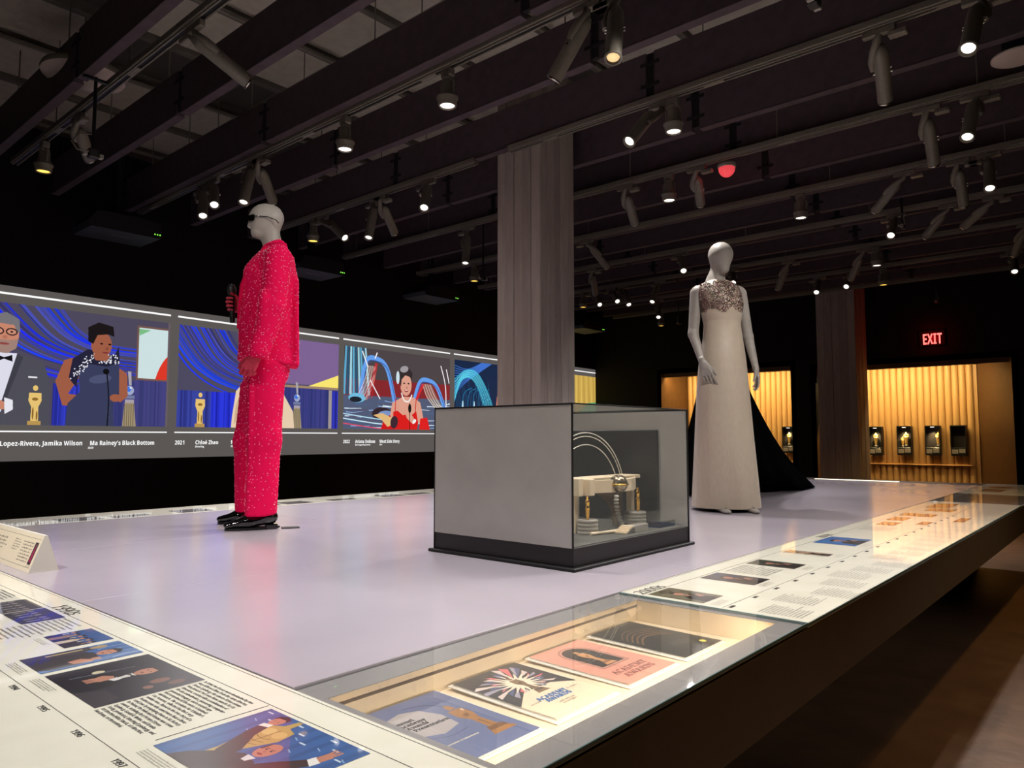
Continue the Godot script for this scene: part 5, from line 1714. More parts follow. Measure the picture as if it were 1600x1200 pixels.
	for k in 5:
		var y := 0.26 - k * 0.045
		l.append(bone(Vector3(0.08, y + 0.02, 0.030), Vector3(0.20, y, 0.020), 0.014, 0.012, Vector3.ONE, 0.03))
		l.append(bone(Vector3(0.10, 0.62 - y * 0.5, -0.115), Vector3(0.18, 0.60 - y * 0.5, -0.095), 0.014, 0.012, Vector3.ONE, 0.03))
	l.append(bone(Vector3(0.175, 0.84, 0.035), Vector3(0.185, 0.12, 0.02), 0.010, 0.008, Vector3.ONE, 0.03))
	l.append(bone(Vector3(-0.09, 0.84, 0.065), Vector3(-0.165, 0.12, 0.082), 0.010, 0.008, Vector3.ONE, 0.03))
	var lm := nets(l, 0.011, [[Vector3(0, -1, -0.06).normalized(), -0.075]])
	part("trousers", lm, M.pink, t)
	part("trouser_crystals", scatter_gems(lm, 1300, 0.0034, 5, 0.10), M.crystal, t, Transform3D.IDENTITY, "stuff")
	# gloved hands
	var lh := hand_bones(Vector3(0.280, 0.972, 0.010), Vector3(-0.05, -0.86, 0.48), Vector3(-0.9, 0.05, -0.1), Vector3(-0.25, 0.55, 0.8), 0.185, [0.72, 0.8, 0.84, 0.88])
	part("glove", nets(lh, 0.0036), M.glove, t)
	var rh := hand_bones(Vector3(-0.188, 1.318, 0.078), Vector3(0.12, 0.12, 1), Vector3(1, 0, 0), Vector3(0, 1, -0.1), 0.185, [1.02, 1.0, 1.0, 1.0], 0.3, 0.7)
	part("glove", nets(rh, 0.0036), M.glove, t)
	# sunglasses
	var sg := Node3D.new()
	sg.name = "sunglasses"
	t.add_child(sg, true)
	for s in [-1.0, 1.0]:
		var ls := mb()
		var o := PackedVector2Array([Vector2(-0.027, 0.014), Vector2(0.024, 0.016), Vector2(0.028, 0.006), Vector2(0.022, -0.017), Vector2(0.006, -0.022), Vector2(-0.018, -0.018), Vector2(-0.027, -0.004)])
		if s < 0:
			for k in o.size(): o[k].x = -o[k].x
		prism(ls, o, -0.004, 0.004, Transform3D(Basis(Vector3.UP, 0.72 * s), Vector3(0.044 * s, 1.824, 0.056)))
		part("dark_lens", ls, M.gloss_black, sg)
		var ar := mb()
		tube(ar, [Vector3(0.063 * s, 1.828, 0.045), Vector3(0.074 * s, 1.829, 0.02), Vector3(0.083 * s, 1.826, -0.04), Vector3(0.082 * s, 1.812, -0.085), Vector3(0.080 * s, 1.796, -0.10)], 0.0032, 6)
		part("temple_arm", ar, M.gloss_black, sg)
	part("bridge", box_mesh(Vector3(-0.024, 1.824, 0.066), Vector3(0.024, 1.832, 0.074), 0.002), M.gloss_black, sg)
	# shoes
	for s in [[0.165, -0.030, 0.06], [-0.165, 0.02, -0.10]]:
		var sh := Node3D.new()
		sh.name = "shoe"
		t.add_child(sh, true)
		sh.transform = Transform3D(Basis(Vector3.UP, s[2]), Vector3(s[0], 0, s[1]))
		var u := []
		var sq := Vector3(1, 1.15, 1)
		u.append(bone(Vector3(0, 0.062, -0.062), Vector3(0, 0.046, 0.06), 0.039, 0.040, sq, 0.03))
		u.append(bone(Vector3(0, 0.044, 0.06), Vector3(0, 0.028, 0.165), 0.042, 0.024, Vector3(1, 1.25, 1), 0.03))
		u.append(bone(Vector3(0, 0.08, -0.045), Vector3(0, 0.14, -0.04), 0.040, 0.040, Vector3.ONE, 0.03))
		part("upper", nets(u, 0.006, [[Vector3(0, -1, 0), -0.009]]), M.patent, sh)
		var so := mb()
		var ol := PackedVector2Array()
		for k in 20:
			var a := TAU * k / 20.0
			ol.append(Vector2(cos(a) * (0.044 if sin(a) > -0.2 else 0.040), 0.035 + sin(a) * 0.148))
		prism(so, ol, 0.0, 0.010, Transform3D(Basis(Vector3.RIGHT, Vector3(0, -0.012, 1).normalized(), Vector3(0, 1, 0.012).normalized()), Vector3(0, 0.004, 0)))
		part("sole", so, M.black, sh)
		part("heel", box_mesh(Vector3(-0.034, 0, -0.100), Vector3(0.034, 0.030, -0.03), 0.006), M.patent, sh)
		var la := mb()
		for k in 3: tube(la, [Vector3(-0.024, 0.094 - k * 0.008, 0.022 + k * 0.016), Vector3(0.0, 0.102 - k * 0.009, 0.026 + k * 0.016), Vector3(0.024, 0.094 - k * 0.008, 0.022 + k * 0.016)], 0.0022, 5)
		tube(la, [Vector3(0, 0.104, 0.022), Vector3(0.02, 0.112, 0.038), Vector3(0.03, 0.098, 0.046)], 0.002, 5)
		part("lace", la, M.black, sh)
	# the microphone in the far hand
	var tr := t.transform
	var m := thing("microphone", "black handheld microphone gripped upright in the pink suited mannequin's glove", "microphone", tr * Vector3(-0.146, 1.215, 0.148), t.rotation.y)
	m.rotation = Vector3(0.05, t.rotation.y, 0.03)
	var st := mb()
	lathe(st, [[0.0, 0.0], [0.014, 0.0], [0.0155, 0.01], [0.017, 0.14], [0.021, 0.165], [0.0, 0.166]], 18)
	part("handle", st, M.black, m)
	var hd := mb()
	lathe(hd, [[0.019, 0.168], [0.025, 0.180], [0.0265, 0.200], [0.025, 0.218], [0.017, 0.236], [0.0, 0.242]], 18)
	part("grille", hd, M.gear_dark, m)
	var bd := mb()
	lathe(bd, [[0.0262, 0.196], [0.0282, 0.198], [0.0282, 0.203], [0.0262, 0.205]], 18)
	part("grille_band", bd, M.black, m)

# =====================================================================  the gown figure
func gown_ring(y: float) -> Array:        # centre x, centre z, half width, half depth
	var K := [[0.02, 0.0, 0.0, 0.243, 0.235], [0.25, -0.002, 0.0, 0.228, 0.205], [0.55, -0.005, 0.0, 0.208, 0.175], [0.90, -0.006, 0.0, 0.186, 0.150], [1.10, -0.002, 0.0, 0.166, 0.132], [1.24, 0.002, 0.0, 0.144, 0.112], [1.345, 0.0, 0.002, 0.133, 0.104], [1.42, -0.005, 0.008, 0.144, 0.122], [1.49, -0.010, 0.012, 0.154, 0.130], [1.56, -0.016, 0.004, 0.153, 0.112], [1.62, -0.022, -0.010, 0.146, 0.088], [1.665, -0.024, -0.018, 0.130, 0.066]]
	for i in K.size() - 1:
		if y <= K[i + 1][0]:
			var q: float = clampf((y - K[i][0]) / (K[i + 1][0] - K[i][0]), 0, 1)
			return [lerp(K[i][1], K[i + 1][1], q), lerp(K[i][2], K[i + 1][2], q), lerp(K[i][3], K[i + 1][3], q), lerp(K[i][4], K[i + 1][4], q)]
	return [K[-1][1], K[-1][2], K[-1][3], K[-1][4]]

func gown_at(a: float, y: float, off := 0.0) -> Vector3:     # a = 0 faces front
	var g := gown_ring(y)
	var f: float = clampf((1.2 - y) / 1.2, 0, 1)
	var rip := 1.0 + f * (0.018 * sin(a * 5.0 + 0.8) + 0.012 * sin(a * 9.0 + y * 1.5) + 0.010 * sin(a * 14.0))
	y -= 0.030 * pow(clampf((y - 1.58) / 0.085, 0, 1), 2) * pow(sin(a), 2)
	return Vector3(g[0] + sin(a) * (g[2] + off) * rip, y, g[1] + cos(a) * (g[3] + off) * rip)

func build_gown_mannequin():
	var t := thing("mannequin", "grey mannequin in a pale sleeveless gown with beaded bodice and long black train", "mannequin", Vector3(5.0, DY, -2.30), deg_to_rad(-46.0))
	var b := []
	var hx := Vector3(1.08, 1, 1)
	b.append(bone(Vector3(0.003, 1.868, -0.028), Vector3(0.001, 1.862, -0.002), 0.088, 0.086, hx, 0.03))
	b.append(bone(Vector3(0.001, 1.84, 0.012), Vector3(0.009, 1.745, 0.040), 0.070, 0.040, hx, 0.06))
	b.append(bone(Vector3(-0.008, 1.79, -0.03), Vector3(-0.028, 1.66, -0.045), 0.050, 0.056, Vector3.ONE, 0.04))
	b.append(bone(Vector3(-0.029, 1.66, -0.045), Vector3(-0.029, 1.60, -0.035), 0.062, 0.10, Vector3.ONE, 0.05))
	b.append(bone(Vector3(-0.158, 1.59, -0.035), Vector3(0.132, 1.59, -0.035), 0.046, 0.046, Vector3.ONE, 0.05))
	b.append(bone(Vector3(-0.023, 1.56, -0.02), Vector3(-0.003, 1.42, -0.01), 0.10, 0.085, Vector3.ONE, 0.04))
	b.append(bone(Vector3(-0.176, 1.575, -0.032), Vector3(-0.214, 1.27, -0.005), 0.047, 0.037, Vector3.ONE, 0.02))
	b.append(bone(Vector3(-0.214, 1.27, -0.005), Vector3(-0.185, 1.055, 0.10), 0.038, 0.024, Vector3.ONE, 0.015))
	b.append(bone(Vector3(0.154, 1.575, -0.04), Vector3(0.220, 1.26, -0.075), 0.047, 0.037, Vector3.ONE, 0.02))
	b.append(bone(Vector3(0.220, 1.26, -0.075), Vector3(0.250, 1.045, -0.03), 0.038, 0.024, Vector3.ONE, 0.015))
	var body := nets(b, 0.0085)
	var rh := nets(hand_bones(Vector3(-0.181, 1.045, 0.105), Vector3(0.28, -0.88, 0.12), Vector3(0.55, 0.1, -0.85), Vector3(0.75, 0.2, 0.6), 0.195, [0.16, 0.2, 0.22, 0.26], 0.1, 0.45), 0.0036)
	var lh := nets(hand_bones(Vector3(0.251, 1.035, -0.028), Vector3(0.10, -0.95, 0.14), Vector3(-0.95, -0.05, -0.2), Vector3(-0.15, 0.1, 0.95), 0.195, [0.2, 0.24, 0.28, 0.32], 0.15, 0.5), 0.0036)
	part("body", joined([body, rh, lh]), M.skin_grey, t)
	# gown
	var rings := []
	for k in 29:
		var y: float = lerp(0.024, 1.38, k / 28.0)
		rings.append(range(64).map(func(i): return gown_at(-TAU * i / 64.0, y)))
	var st := mb()
	st.set_smooth_group(1)
	skin(st, rings, false, false)
	part("skirt", st, M.satin, t)
	rings = []
	for k in 15:
		var y: float = lerp(1.36, 1.665, k / 14.0)
		rings.append(range(48).map(func(i): return gown_at(-TAU * i / 48.0, y, 0.003)))
	rings.append(range(48).map(func(i): return gown_at(-TAU * i / 48.0, 1.660, -0.006)))
	st = mb()
	st.set_smooth_group(1)
	skin(st, rings, false, false)
	part("bodice", st, M.satin, t)
	# beadwork: little scrolls sewn over the bodice
	var r := RandomNumberGenerator.new()
	r.seed = 41
	var sets := [mb(), mb(), mb()]
	var done := []
	var tries := 0
	while done.size() < 270 and tries < 9000:
		tries += 1
		var a := r.randf_range(-1.75, 1.75)
		var low := 1.435 + 0.018 * sin(a * 6.0)
		var y := r.randf_range(low, 1.648)
		var c := gown_at(a, y)
		var ok := true
		for d in done:
			if d.distance_to(c) < 0.0155: ok = false; break
		if not ok: continue
		done.append(c)
		var R := r.randf_range(0.009, 0.0135)
		var turn := r.randf() * TAU
		var sgn := 1.0 if r.randf() < 0.5 else -1.0
		var pts := []
		var rad := []
		for k in 18:
			var q := k / 17.0
			var an := turn + sgn * q * 4.9
			var rr: float = R * (1.0 - 0.62 * q)
			pts.append(gown_at(a + cos(an) * rr / 0.15, clampf(y + sin(an) * rr, 1.40, 1.664), 0.006))
			rad.append(0.0024 * (1.0 - 0.35 * q))
		tube(sets[r.randi() % 3], pts, rad, 5)
		var fan_n := r.randi_range(2, 4)
		for f in fan_n:
			var an := turn + f * 0.5
			tube(sets[(f + 1) % 3], [gown_at(a + cos(an) * R / 0.15, clampf(y + sin(an) * R, 1.40, 1.664), 0.006), gown_at(a + cos(an) * R * 1.5 / 0.15, clampf(y + sin(an) * R * 1.5, 1.40, 1.664), 0.005)], [0.0028, 0.0014], 5)
	for k in 3: part("beadwork", sets[k], [M.bead_rose, M.bead_grey, M.bead_gold][k], t, Transform3D.IDENTITY, "stuff")
	var cb := scatter_gems(part_mesh(t, "bodice"), 420, 0.0026, 8, 1.44)
	part("bead_sparkle", cb, M.crystal, t, Transform3D.IDENTITY, "stuff")
	# train: falls from the back of the waist and spreads over the deck behind
	var inv := t.transform.affine_inverse()
	var floor_pts := [Vector3(5.42, 0.905, -2.46), Vector3(6.05, 0.905, -2.66), Vector3(6.6, 0.905, -2.77), Vector3(7.05, 0.905, -2.70), Vector3(7.45, 0.905, -2.58), Vector3(7.85, 0.912, -2.66), Vector3(8.10, 0.925, -2.86), Vector3(8.15, 0.92, -3.2), Vector3(8.0, 0.91, -3.5), Vector3(7.7, 0.91, -3.75), Vector3(7.35, 0.91, -3.88), Vector3(7.0, 0.91, -3.85), Vector3(6.75, 0.905, -3.72), Vector3(6.55, 0.905, -3.5), Vector3(6.0, 0.905, -3.1), Vector3(5.4, 0.905, -2.72)]
	var cols := []
	var n := 65
	for i in n:
		var q: float = i / float(n - 1) * (floor_pts.size() - 1)
		var k := int(min(q, floor_pts.size() - 2))
		var fp: Vector3 = floor_pts[k].cubic_interpolate(floor_pts[k + 1], floor_pts[max(k - 1, 0)], floor_pts[min(k + 2, floor_pts.size() - 1)], q - k)
		var a: float = lerp(1.95, 4.1, i / float(n - 1))
		var top := t.transform * gown_at(a, 1.30, 0.012)
		var col := []
		for jj in 17:
			var s := jj / 16.0
			var p := top.lerp(fp, s)
			p.y -= sin(PI * pow(s, 0.8)) * 0.20 * clampf(fp.distance_to(top) - 1.3, 0.0, 1.0)
			var side := (fp - top); side.y = 0
			side = Vector3(-side.z, 0, side.x).normalized()
			p += side * 0.035 * s * sin(i * 1.55 + s * 2.0)
			p.y = max(p.y + 0.022 * s * (1.0 - s) * sin(i * 1.1), DY + 0.004)
			col.append(inv * p)
		cols.append(col)
	st = mb()
	st.set_smooth_group(1)
	skin(st, cols, false, false, false)
	part("train", st, M.velvet, t)
	# shoes peeping out under the hem
	for s in [[-0.085, 0.19], [0.115, 0.185]]:
		var u := [bone(Vector3(s[0], 0.022, s[1] - 0.06), Vector3(s[0], 0.012, s[1] + 0.085), 0.036, 0.026, Vector3(1, 1.7, 1), 0.02)]
		var sh := part("shoe", nets(u, 0.005, [[Vector3(0, -1, 0), -0.004]]), M.skin_grey, t)
		var sb := mb()
		for k in 2: tube(sb, [Vector3(s[0] - 0.036, 0.014, s[1] + 0.01 + k * 0.03), Vector3(s[0], 0.040 - k * 0.005, s[1] + 0.016 + k * 0.03), Vector3(s[0] + 0.036, 0.014, s[1] + 0.01 + k * 0.03)], 0.004, 5)
		part("strap", sb, M.gear, sh)
	var bp := mb()
	lathe(bp, [[0.0, 0.0], [0.20, 0.0], [0.20, 0.006], [0.0, 0.007]], 32)
	part("stand_plate", bp, M.black, t)

func part_mesh(t: Node3D, called: String) -> ArrayMesh:
	return (t.get_node(called) as MeshInstance3D).mesh

# =====================================================================  light tracks and fittings
func build_tracks():
	var spans := [[2.07, -8.2, 3.0], [3.53, -8.9, 3.0], [4.99, -8.9, -4.78], [4.99, -4.35, 3.0], [6.45, -8.9, 3.0], [7.91, -8.9, 3.0], [9.37, -8.9, 3.0], [10.83, -8.9, 3.0], [12.29, -8.9, 3.0], [13.75, -8.9, 3.0]]
	var names := ["nearest the upper left corner", "second from the upper left corner, passing above the suited mannequin", "left of the concrete column's top, ending just short of it", "right of the concrete column's top, running off the upper right", "first track behind the concrete column", "second track behind the concrete column", "third track behind the concrete column", "fourth track behind the concrete column", "fifth track behind the concrete column", "last track, before the golden alcoves"]
	for i in spans.size():
		var s = spans[i]
		var t := thing("light_track", "thin grey lighting track, " + names[i], "light track", Vector3(s[0], 4.06, 0), 0.0, "lighting tracks")
		part("rail", box_mesh(Vector3(-0.038, 0.012, s[1]), Vector3(0.038, 0.06, s[2]), 0.004), M.gear, t)
		for x in [-0.026, 0.014]: part("flange", box_mesh(Vector3(x, 0.0, s[1]), Vector3(x + 0.012, 0.0118, s[2]), 0.002), M.gear, t)
		part("slot", box_mesh(Vector3(-0.013, 0.0085, s[1] + 0.005), Vector3(0.013, 0.0115, s[2] - 0.005)), M.black, t)
		var z: float = -8.6
		while z < s[2]:
			if z > s[1]:
				part("cover_strip", box_mesh(Vector3(-0.014, -0.002, z), Vector3(0.014, 0.008, z + 0.16), 0.001), M.gear, t)
				var rd := mb()
				tube(rd, [Vector3(0, 0.07, z), Vector3(0, 0.86, z)], 0.005, 6)
				part("hanger_rod", rd, M.gear, t)
			z += 1.55

func lamp_color(k: String) -> Color:
	if k == "y": return Color(1.0, 0.80, 0.45)
	return Color(1.0, 0.97, 0.95)

# long cylinder spotlight on a curved arm
func cylinder_spot(x: float, y: float, z: float, d: Vector3, lit: String, label: String, power: float):
	var t := thing("spotlight", label, "spotlight", Vector3(x, 4.055, z), 0.0, "long grey cylinder spotlights on the tracks")
	part("adapter", box_mesh(Vector3(-0.02, -0.045, -0.10), Vector3(0.02, 0.003, 0.10), 0.005), M.gear, t)
	var dn := d.normalized()
	var tip := d
	var L := 0.42
	var top := tip - dn * L
	if top.y > -0.08:
		top += Vector3(0, -0.08 - top.y, 0)
	var r := 0.048
	# side of the tube on which the arm sits
	var side := dn.cross(Vector3.UP)
	side = side.normalized() if side.length() > 0.05 else Vector3.RIGHT
	if side.x > 0: side = -side
	var arm := mb()
	var hinge := top + dn * 0.17 + side * (r + 0.008)
	tube(arm, [Vector3(0, -0.03, 0), Vector3(0, -0.07, 0) + side * 0.012, Vector3(0, -0.07, 0).lerp(hinge, 0.4) + side * 0.022, Vector3(0, -0.07, 0).lerp(hinge, 0.75) + side * 0.018, hinge], [0.024, 0.026, 0.026, 0.024, 0.018], 8)
	part("arm", arm, M.gear, t)
	var bx := mb()
	box(bx, Vector3(-0.03, -0.085, -0.055), Vector3(0.03, -0.048, 0.055), 0.006)
	part("driver_box", bx, M.gear, t, Transform3D(Basis.IDENTITY, Vector3(0.0, 0, 0.11 if d.z < 0 else -0.11)))
	var F := Transform3D(frame_of(dn), top)
	var b := mb()
	lathe(b, [[0.0, 0.0], [r * 0.55, 0.004], [r * 0.95, 0.05], [r, 0.075], [r, L - 0.012], [r * 0.97, L - 0.004], [r * 0.80, L - 0.003], [r * 0.78, L - 0.03], [0.0, L - 0.03]], 20, F)
	part("body", b, M.gear, t)
	var k := mb()
	lathe(k, [[r, L - 0.014], [r + 0.003, L - 0.012], [r + 0.003, L - 0.001], [r * 0.82, L + 0.001]], 20, F)
	part("bezel", k, M.chrome if lit == "0" else M.gear, t)
	for q in [0.17, 0.20]:
		for sg in [-1.0, 1.0]:
			var kn := mb()
			tube(kn, [F * Vector3((r + 0.010) * sg, q, 0), F * Vector3((r - 0.002) * sg, q, 0)], 0.006, 8)
			part("knob", kn, M.chrome, t)
	var ln := mb()
	lathe(ln, [[0.0, L - 0.012], [r * 0.76, L - 0.016], [r * 0.76, L - 0.022], [0.0, L - 0.022]], 20, F)
	part("lamp_lens", ln, {"w": M.lens_white, "y": M.lens_yellow, "d": M.lens_dim, "0": M.lens_off}[lit], t)
	if power > 0.0: spot(t, F * Vector3(0, L + 0.006, 0), dn, power, lamp_color(lit), 15.0 if power > 9 else (21.0 if power > 4 else 30.0), 0.035)
	return t

# short stepped spotlight hanging straight down
func wash_spot(x: float, z: float, lit: String, label: String, power: float):
	var t := thing("spotlight", label, "spotlight", Vector3(x, 4.055, z), 0.0, "short stepped spotlights hanging straight down")
	part("adapter", box_mesh(Vector3(-0.03, -0.06, -0.05), Vector3(0.03, 0.003, 0.05), 0.01), M.gear, t)
	var nk := mb()
	lathe(nk, [[0.0, -0.05], [0.034, -0.05], [0.042, -0.065], [0.042, -0.085], [0.03, -0.10], [0.0, -0.10]], 16)
	part("swivel", nk, M.gear, t)
	for s in [-1.0, 1.0]:
		var yk := mb()
		tube(yk, [Vector3(0.0, -0.075, 0.035 * s), Vector3(0.0, -0.10, 0.062 * s), Vector3(0.0, -0.19, 0.060 * s)], 0.009, 6)
		part("yoke_arm", yk, M.gear, t)
	var b := mb()
	lathe(b, [[0.0, -0.09], [0.044, -0.09], [0.048, -0.10], [0.050, -0.165], [0.064, -0.185], [0.066, -0.215], [0.060, -0.222], [0.060, -0.23], [0.0, -0.23]], 24)
	part("body", b, M.gear, t)
	var rg := mb()
	lathe(rg, [[0.060, -0.20], [0.077, -0.202], [0.079, -0.214], [0.070, -0.222], [0.066, -0.262], [0.062, -0.272], [0.055, -0.272], [0.053, -0.25]], 24)
	part("snoot_ring", rg, M.gear, t)
	var ln := mb()
	lathe(ln, [[0.0, -0.262], [0.053, -0.262], [0.053, -0.256], [0.0, -0.256]], 24)
	part("lamp_lens", ln, M.lens_yellow if lit == "y" else M.lens_white, t)
	var rim := mb()
	lathe(rim, [[0.0525, -0.2625], [0.0555, -0.2655], [0.0615, -0.2725]], 24)
	part("reflector_rim", rim, M.chrome, t)
	if power > 0.0: spot(t, Vector3(0, -0.278, 0), Vector3(0, -1, 0), power, Color(1.0, 0.98, 0.965) if lit == "w" else lamp_color(lit), 42.0, 0.05)
	return t

func build_fixtures():
	# x, mount z, tip offset or nothing, lens, power
	cylinder_spot(2.07, 0, -4.48, Vector3(0.343, -0.193, 0.078), "0", "long unlit cylinder spotlight slanting across the gap between beams at the upper left", 0.0)
	cylinder_spot(2.07, 0, -6.52, Vector3(0.239, -0.120, -0.430), "0", "grey cylinder spotlight, unlit, beside the black sensor pole at the upper left", 0.0)
	wash_spot(2.07, -7.33, "y", "short stepped spotlight with a yellow lens at the far left end of its track", 2.0)
	cylinder_spot(3.53, 0, -6.23, Vector3(0.337, -0.235, -0.305), "0", "grey cylinder spotlight, unlit, just above the suited mannequin's head pointing right", 0.0)
	cylinder_spot(3.53, 0, -6.33, Vector3(-0.167, -0.477, 0.135), "w", "grey cylinder spotlight lit white just above the suited mannequin's head, pointing left and down", 3.8)
	wash_spot(3.53, -3.67, "w", "white-lit stepped spotlight, right one of the pair high over the deck centre", 5.1)
	wash_spot(3.53, -4.88, "w", "white-lit stepped spotlight, left one of the pair high over the deck centre", 5.1)
	cylinder_spot(3.53, 0, -2.45, Vector3(-0.035, -0.330, -0.240), "0", "large grey cylinder spotlight with a reddish dark lens, slanting down left at the top middle", 0.0)
	cylinder_spot(3.53, 0, -2.23, Vector3(-0.207, -0.539, 0.094), "d", "large cylinder spotlight facing the viewer with a dim lens at the top middle", 0.0)
	cylinder_spot(4.99, 0, -2.77, Vector3(-0.395, -0.429, -0.052), "w", "grey cylinder spotlight lit warm, pointing left just right of the column's top", 3.8)
	wash_spot(4.99, -2.66, "w", "short stepped spotlight with a white lens just right of the column's top", 5.1)
	wash_spot(4.99, -7.51, "y", "short stepped spotlight with a yellow lens, just right of the suited mannequin's head", 2.0)
	cylinder_spot(4.99, 0, -7.31, Vector3(0.002, -0.347, 0.445), "w", "grey cylinder spotlight lit white, lying almost level between a yellow lamp and a crossed pair", 3.8)
	cylinder_spot(4.99, 0, -6.31, Vector3(-0.181, -0.505, 0.107), "w", "grey cylinder spotlight lit white, left one of the crossed pair left of the column", 3.8)
	cylinder_spot(4.99, 0, -6.23, Vector3(0.391, -0.249, -0.224), "0", "grey cylinder spotlight, unlit, right one of the crossed pair left of the column", 0.0)
	cylinder_spot(4.99, 0, -5.46, Vector3(-0.263, -0.399, 0.226), "w", "cylinder spotlight glowing warm at the end of the track left of the column", 3.8)
	cylinder_spot(6.45, 0, -6.31, Vector3(-0.169, -0.516, 0.113), "w", "grey cylinder spotlight lit white, hanging nearly straight just left of the column", 3.8)
	wash_spot(7.91, -7.61, "y", "short stepped spotlight with a yellow lens, close against the column's left edge", 2.6)
	cylinder_spot(3.53, 0, -7.34, Vector3(-0.137, -0.428, 0.303), "w", "glaring cylinder spotlight, lower left one of two left of the suited mannequin's head", 3.8)
	cylinder_spot(3.53, 0, -7.11, Vector3(-0.156, -0.371, 0.340), "w", "glaring cylinder spotlight, upper right one of two left of the suited mannequin's head", 3.8)
	cylinder_spot(4.99, 0, -1.18, Vector3(0.382, -0.291, -0.067), "0", "large grey cylinder spotlight, unlit, hanging nearly upright on the upper right track", 0.0)
	cylinder_spot(4.99, 0, -0.62, Vector3(-0.301, -0.450, -0.034), "w", "large cylinder spotlight with a bright white lens at the very top right", 3.8)
	cylinder_spot(6.45, 0, -1.20, Vector3(0.355, -0.330, -0.027), "0", "grey cylinder spotlight, unlit, nearly upright, second of three stacked at the right", 0.0)
	cylinder_spot(6.45, 0, -0.87, Vector3(-0.280, -0.411, -0.022), "w", "cylinder spotlight with a bright white lens, second of three stacked at the right edge", 3.8)
	cylinder_spot(7.91, 0, -1.23, Vector3(0.372, -0.307, -0.021), "0", "grey cylinder spotlight, unlit, nearly upright, third and smallest of three stacked at the right", 0.0)
	cylinder_spot(7.91, 0, -0.98, Vector3(-0.282, -0.388, 0.032), "w", "cylinder spotlight with a bright white lens, lowest of three stacked at the right edge", 3.8)
	cylinder_spot(7.91, 0, -1.69, Vector3(0.282, -0.221, -0.357), "0", "grey cylinder spotlight, unlit, slanting down left, largest of the slanted ones above the distant column", 0.0)
	cylinder_spot(9.37, 0, -1.57, Vector3(0.350, -0.205, -0.310), "0", "grey cylinder spotlight, unlit, slanting down left between the lit lamp and the hanging sensor", 0.0)
	cylinder_spot(9.37, 0, -2.11, Vector3(-0.379, -0.317, 0.025), "w", "small cylinder spotlight with a round white glowing lens above the exit sign", 3.8)
	cylinder_spot(9.37, 0, -1.14, Vector3(0.351, -0.142, -0.345), "0", "grey cylinder spotlight, unlit, slanting steeply left just beside the hanging sensor at the right", 0.0)
	cylinder_spot(10.83, 0, -0.99, Vector3(0.402, -0.265, -0.180), "0", "grey cylinder spotlight, unlit, cut by the right edge of the picture", 0.0)
	cylinder_spot(12.29, 0, -1.28, Vector3(-0.377, -0.387, 0.036), "w", "small cylinder spotlight with a bright white lens low at the right edge", 0.0)
	wash_spot(7.91, -2.71, "w", "short stepped spotlight with a white lens to the upper right of the gown mannequin", 6.8)
	cylinder_spot(10.83, 0, -2.86, Vector3(0.271, -0.341, -0.266), "0", "grey cylinder spotlight, unlit, hanging down left directly over the distant column", 0.0)
	cylinder_spot(12.29, 0, -3.42, Vector3(-0.449, -0.298, 0.018), "w", "small cylinder spotlight with a white lens at the top edge of the distant column", 0.0)
	cylinder_spot(12.29, 0, -3.94, Vector3(-0.404, -0.310, 0.074), "w", "small cylinder spotlight with a white lens at the top left corner of the distant column", 0.0)
	cylinder_spot(10.83, 0, -3.91, Vector3(0.248, -0.342, -0.268), "0", "grey cylinder spotlight, unlit, slanting down left between the gown mannequin and the distant column", 0.0)
	wash_spot(10.83, -2.70, "w", "small stepped spotlight with a white lens above and right of the distant column", 13.5)
	wash_spot(12.29, -2.98, "y", "small stepped spotlight with a yellow lens right of the distant column's top", 5.2)
	wash_spot(15.21, -3.36, "y", "tiny stepped spotlight with a yellow lens above the exit sign by the end wall", 5.2)
	cylinder_spot(6.45, 0, -4.01, Vector3(0.415, -0.252, -0.140), "0", "grey cylinder spotlight, unlit, leaning right, first one right of the concrete column", 0.0)
	wash_spot(6.45, -3.50, "w", "short stepped spotlight with a white lens left of the red dome above the gown mannequin", 5.1)
	cylinder_spot(6.45, 0, -3.20, Vector3(0.438, -0.177, -0.174), "0", "grey cylinder spotlight, unlit, hanging straight just left of the red dome", 0.0)
	cylinder_spot(7.91, 0, -5.53, Vector3(0.429, -0.283, 0.050), "0", "grey cylinder spotlight, unlit, lying aslant close to the column's right side", 0.0)
	cylinder_spot(9.37, 0, -6.45, Vector3(0.386, -0.308, -0.207), "0", "grey cylinder spotlight, unlit, hanging low close to the column's right side", 0.0)
	wash_spot(10.83, -7.66, "y", "small stepped spotlight with a yellow lens, nearest right of the column in the far row", 5.2)
	cylinder_spot(10.83, 0, -7.43, Vector3(-0.286, -0.325, 0.330), "w", "small white-lit cylinder spotlight, first after the yellow lamp right of the column", 0.0)
	cylinder_spot(10.83, 0, -7.05, Vector3(-0.311, -0.319, 0.330), "w", "small white-lit cylinder spotlight, second after the yellow lamp right of the column", 0.0)
	cylinder_spot(10.83, 0, -6.80, Vector3(-0.235, -0.386, 0.258), "w", "small white-lit cylinder spotlight, third after the yellow lamp right of the column", 0.0)
	cylinder_spot(10.83, 0, -6.08, Vector3(-0.352, -0.421, 0.051), "w", "small white-lit cylinder spotlight, fourth after the yellow lamp right of the column", 0.0)
	cylinder_spot(12.29, 0, -6.92, Vector3(-0.363, -0.419, 0.187), "w", "tiny white-lit cylinder spotlight just above a yellow lamp left of the gown mannequin's shoulder", 0.0)
	wash_spot(13.75, -7.70, "y", "tiny stepped spotlight with a yellow lens left of the gown mannequin's shoulder", 5.2)
	cylinder_spot(9.37, 0, -4.90, Vector3(-0.335, -0.341, 0.200), "w", "small cylinder spotlight with a glaring white lens left of the gown mannequin's head", 3.8)
	cylinder_spot(10.83, 0, -4.78, Vector3(-0.396, -0.286, 0.172), "w", "small cylinder spotlight with a white lens right behind the gown mannequin's neck", 0.0)
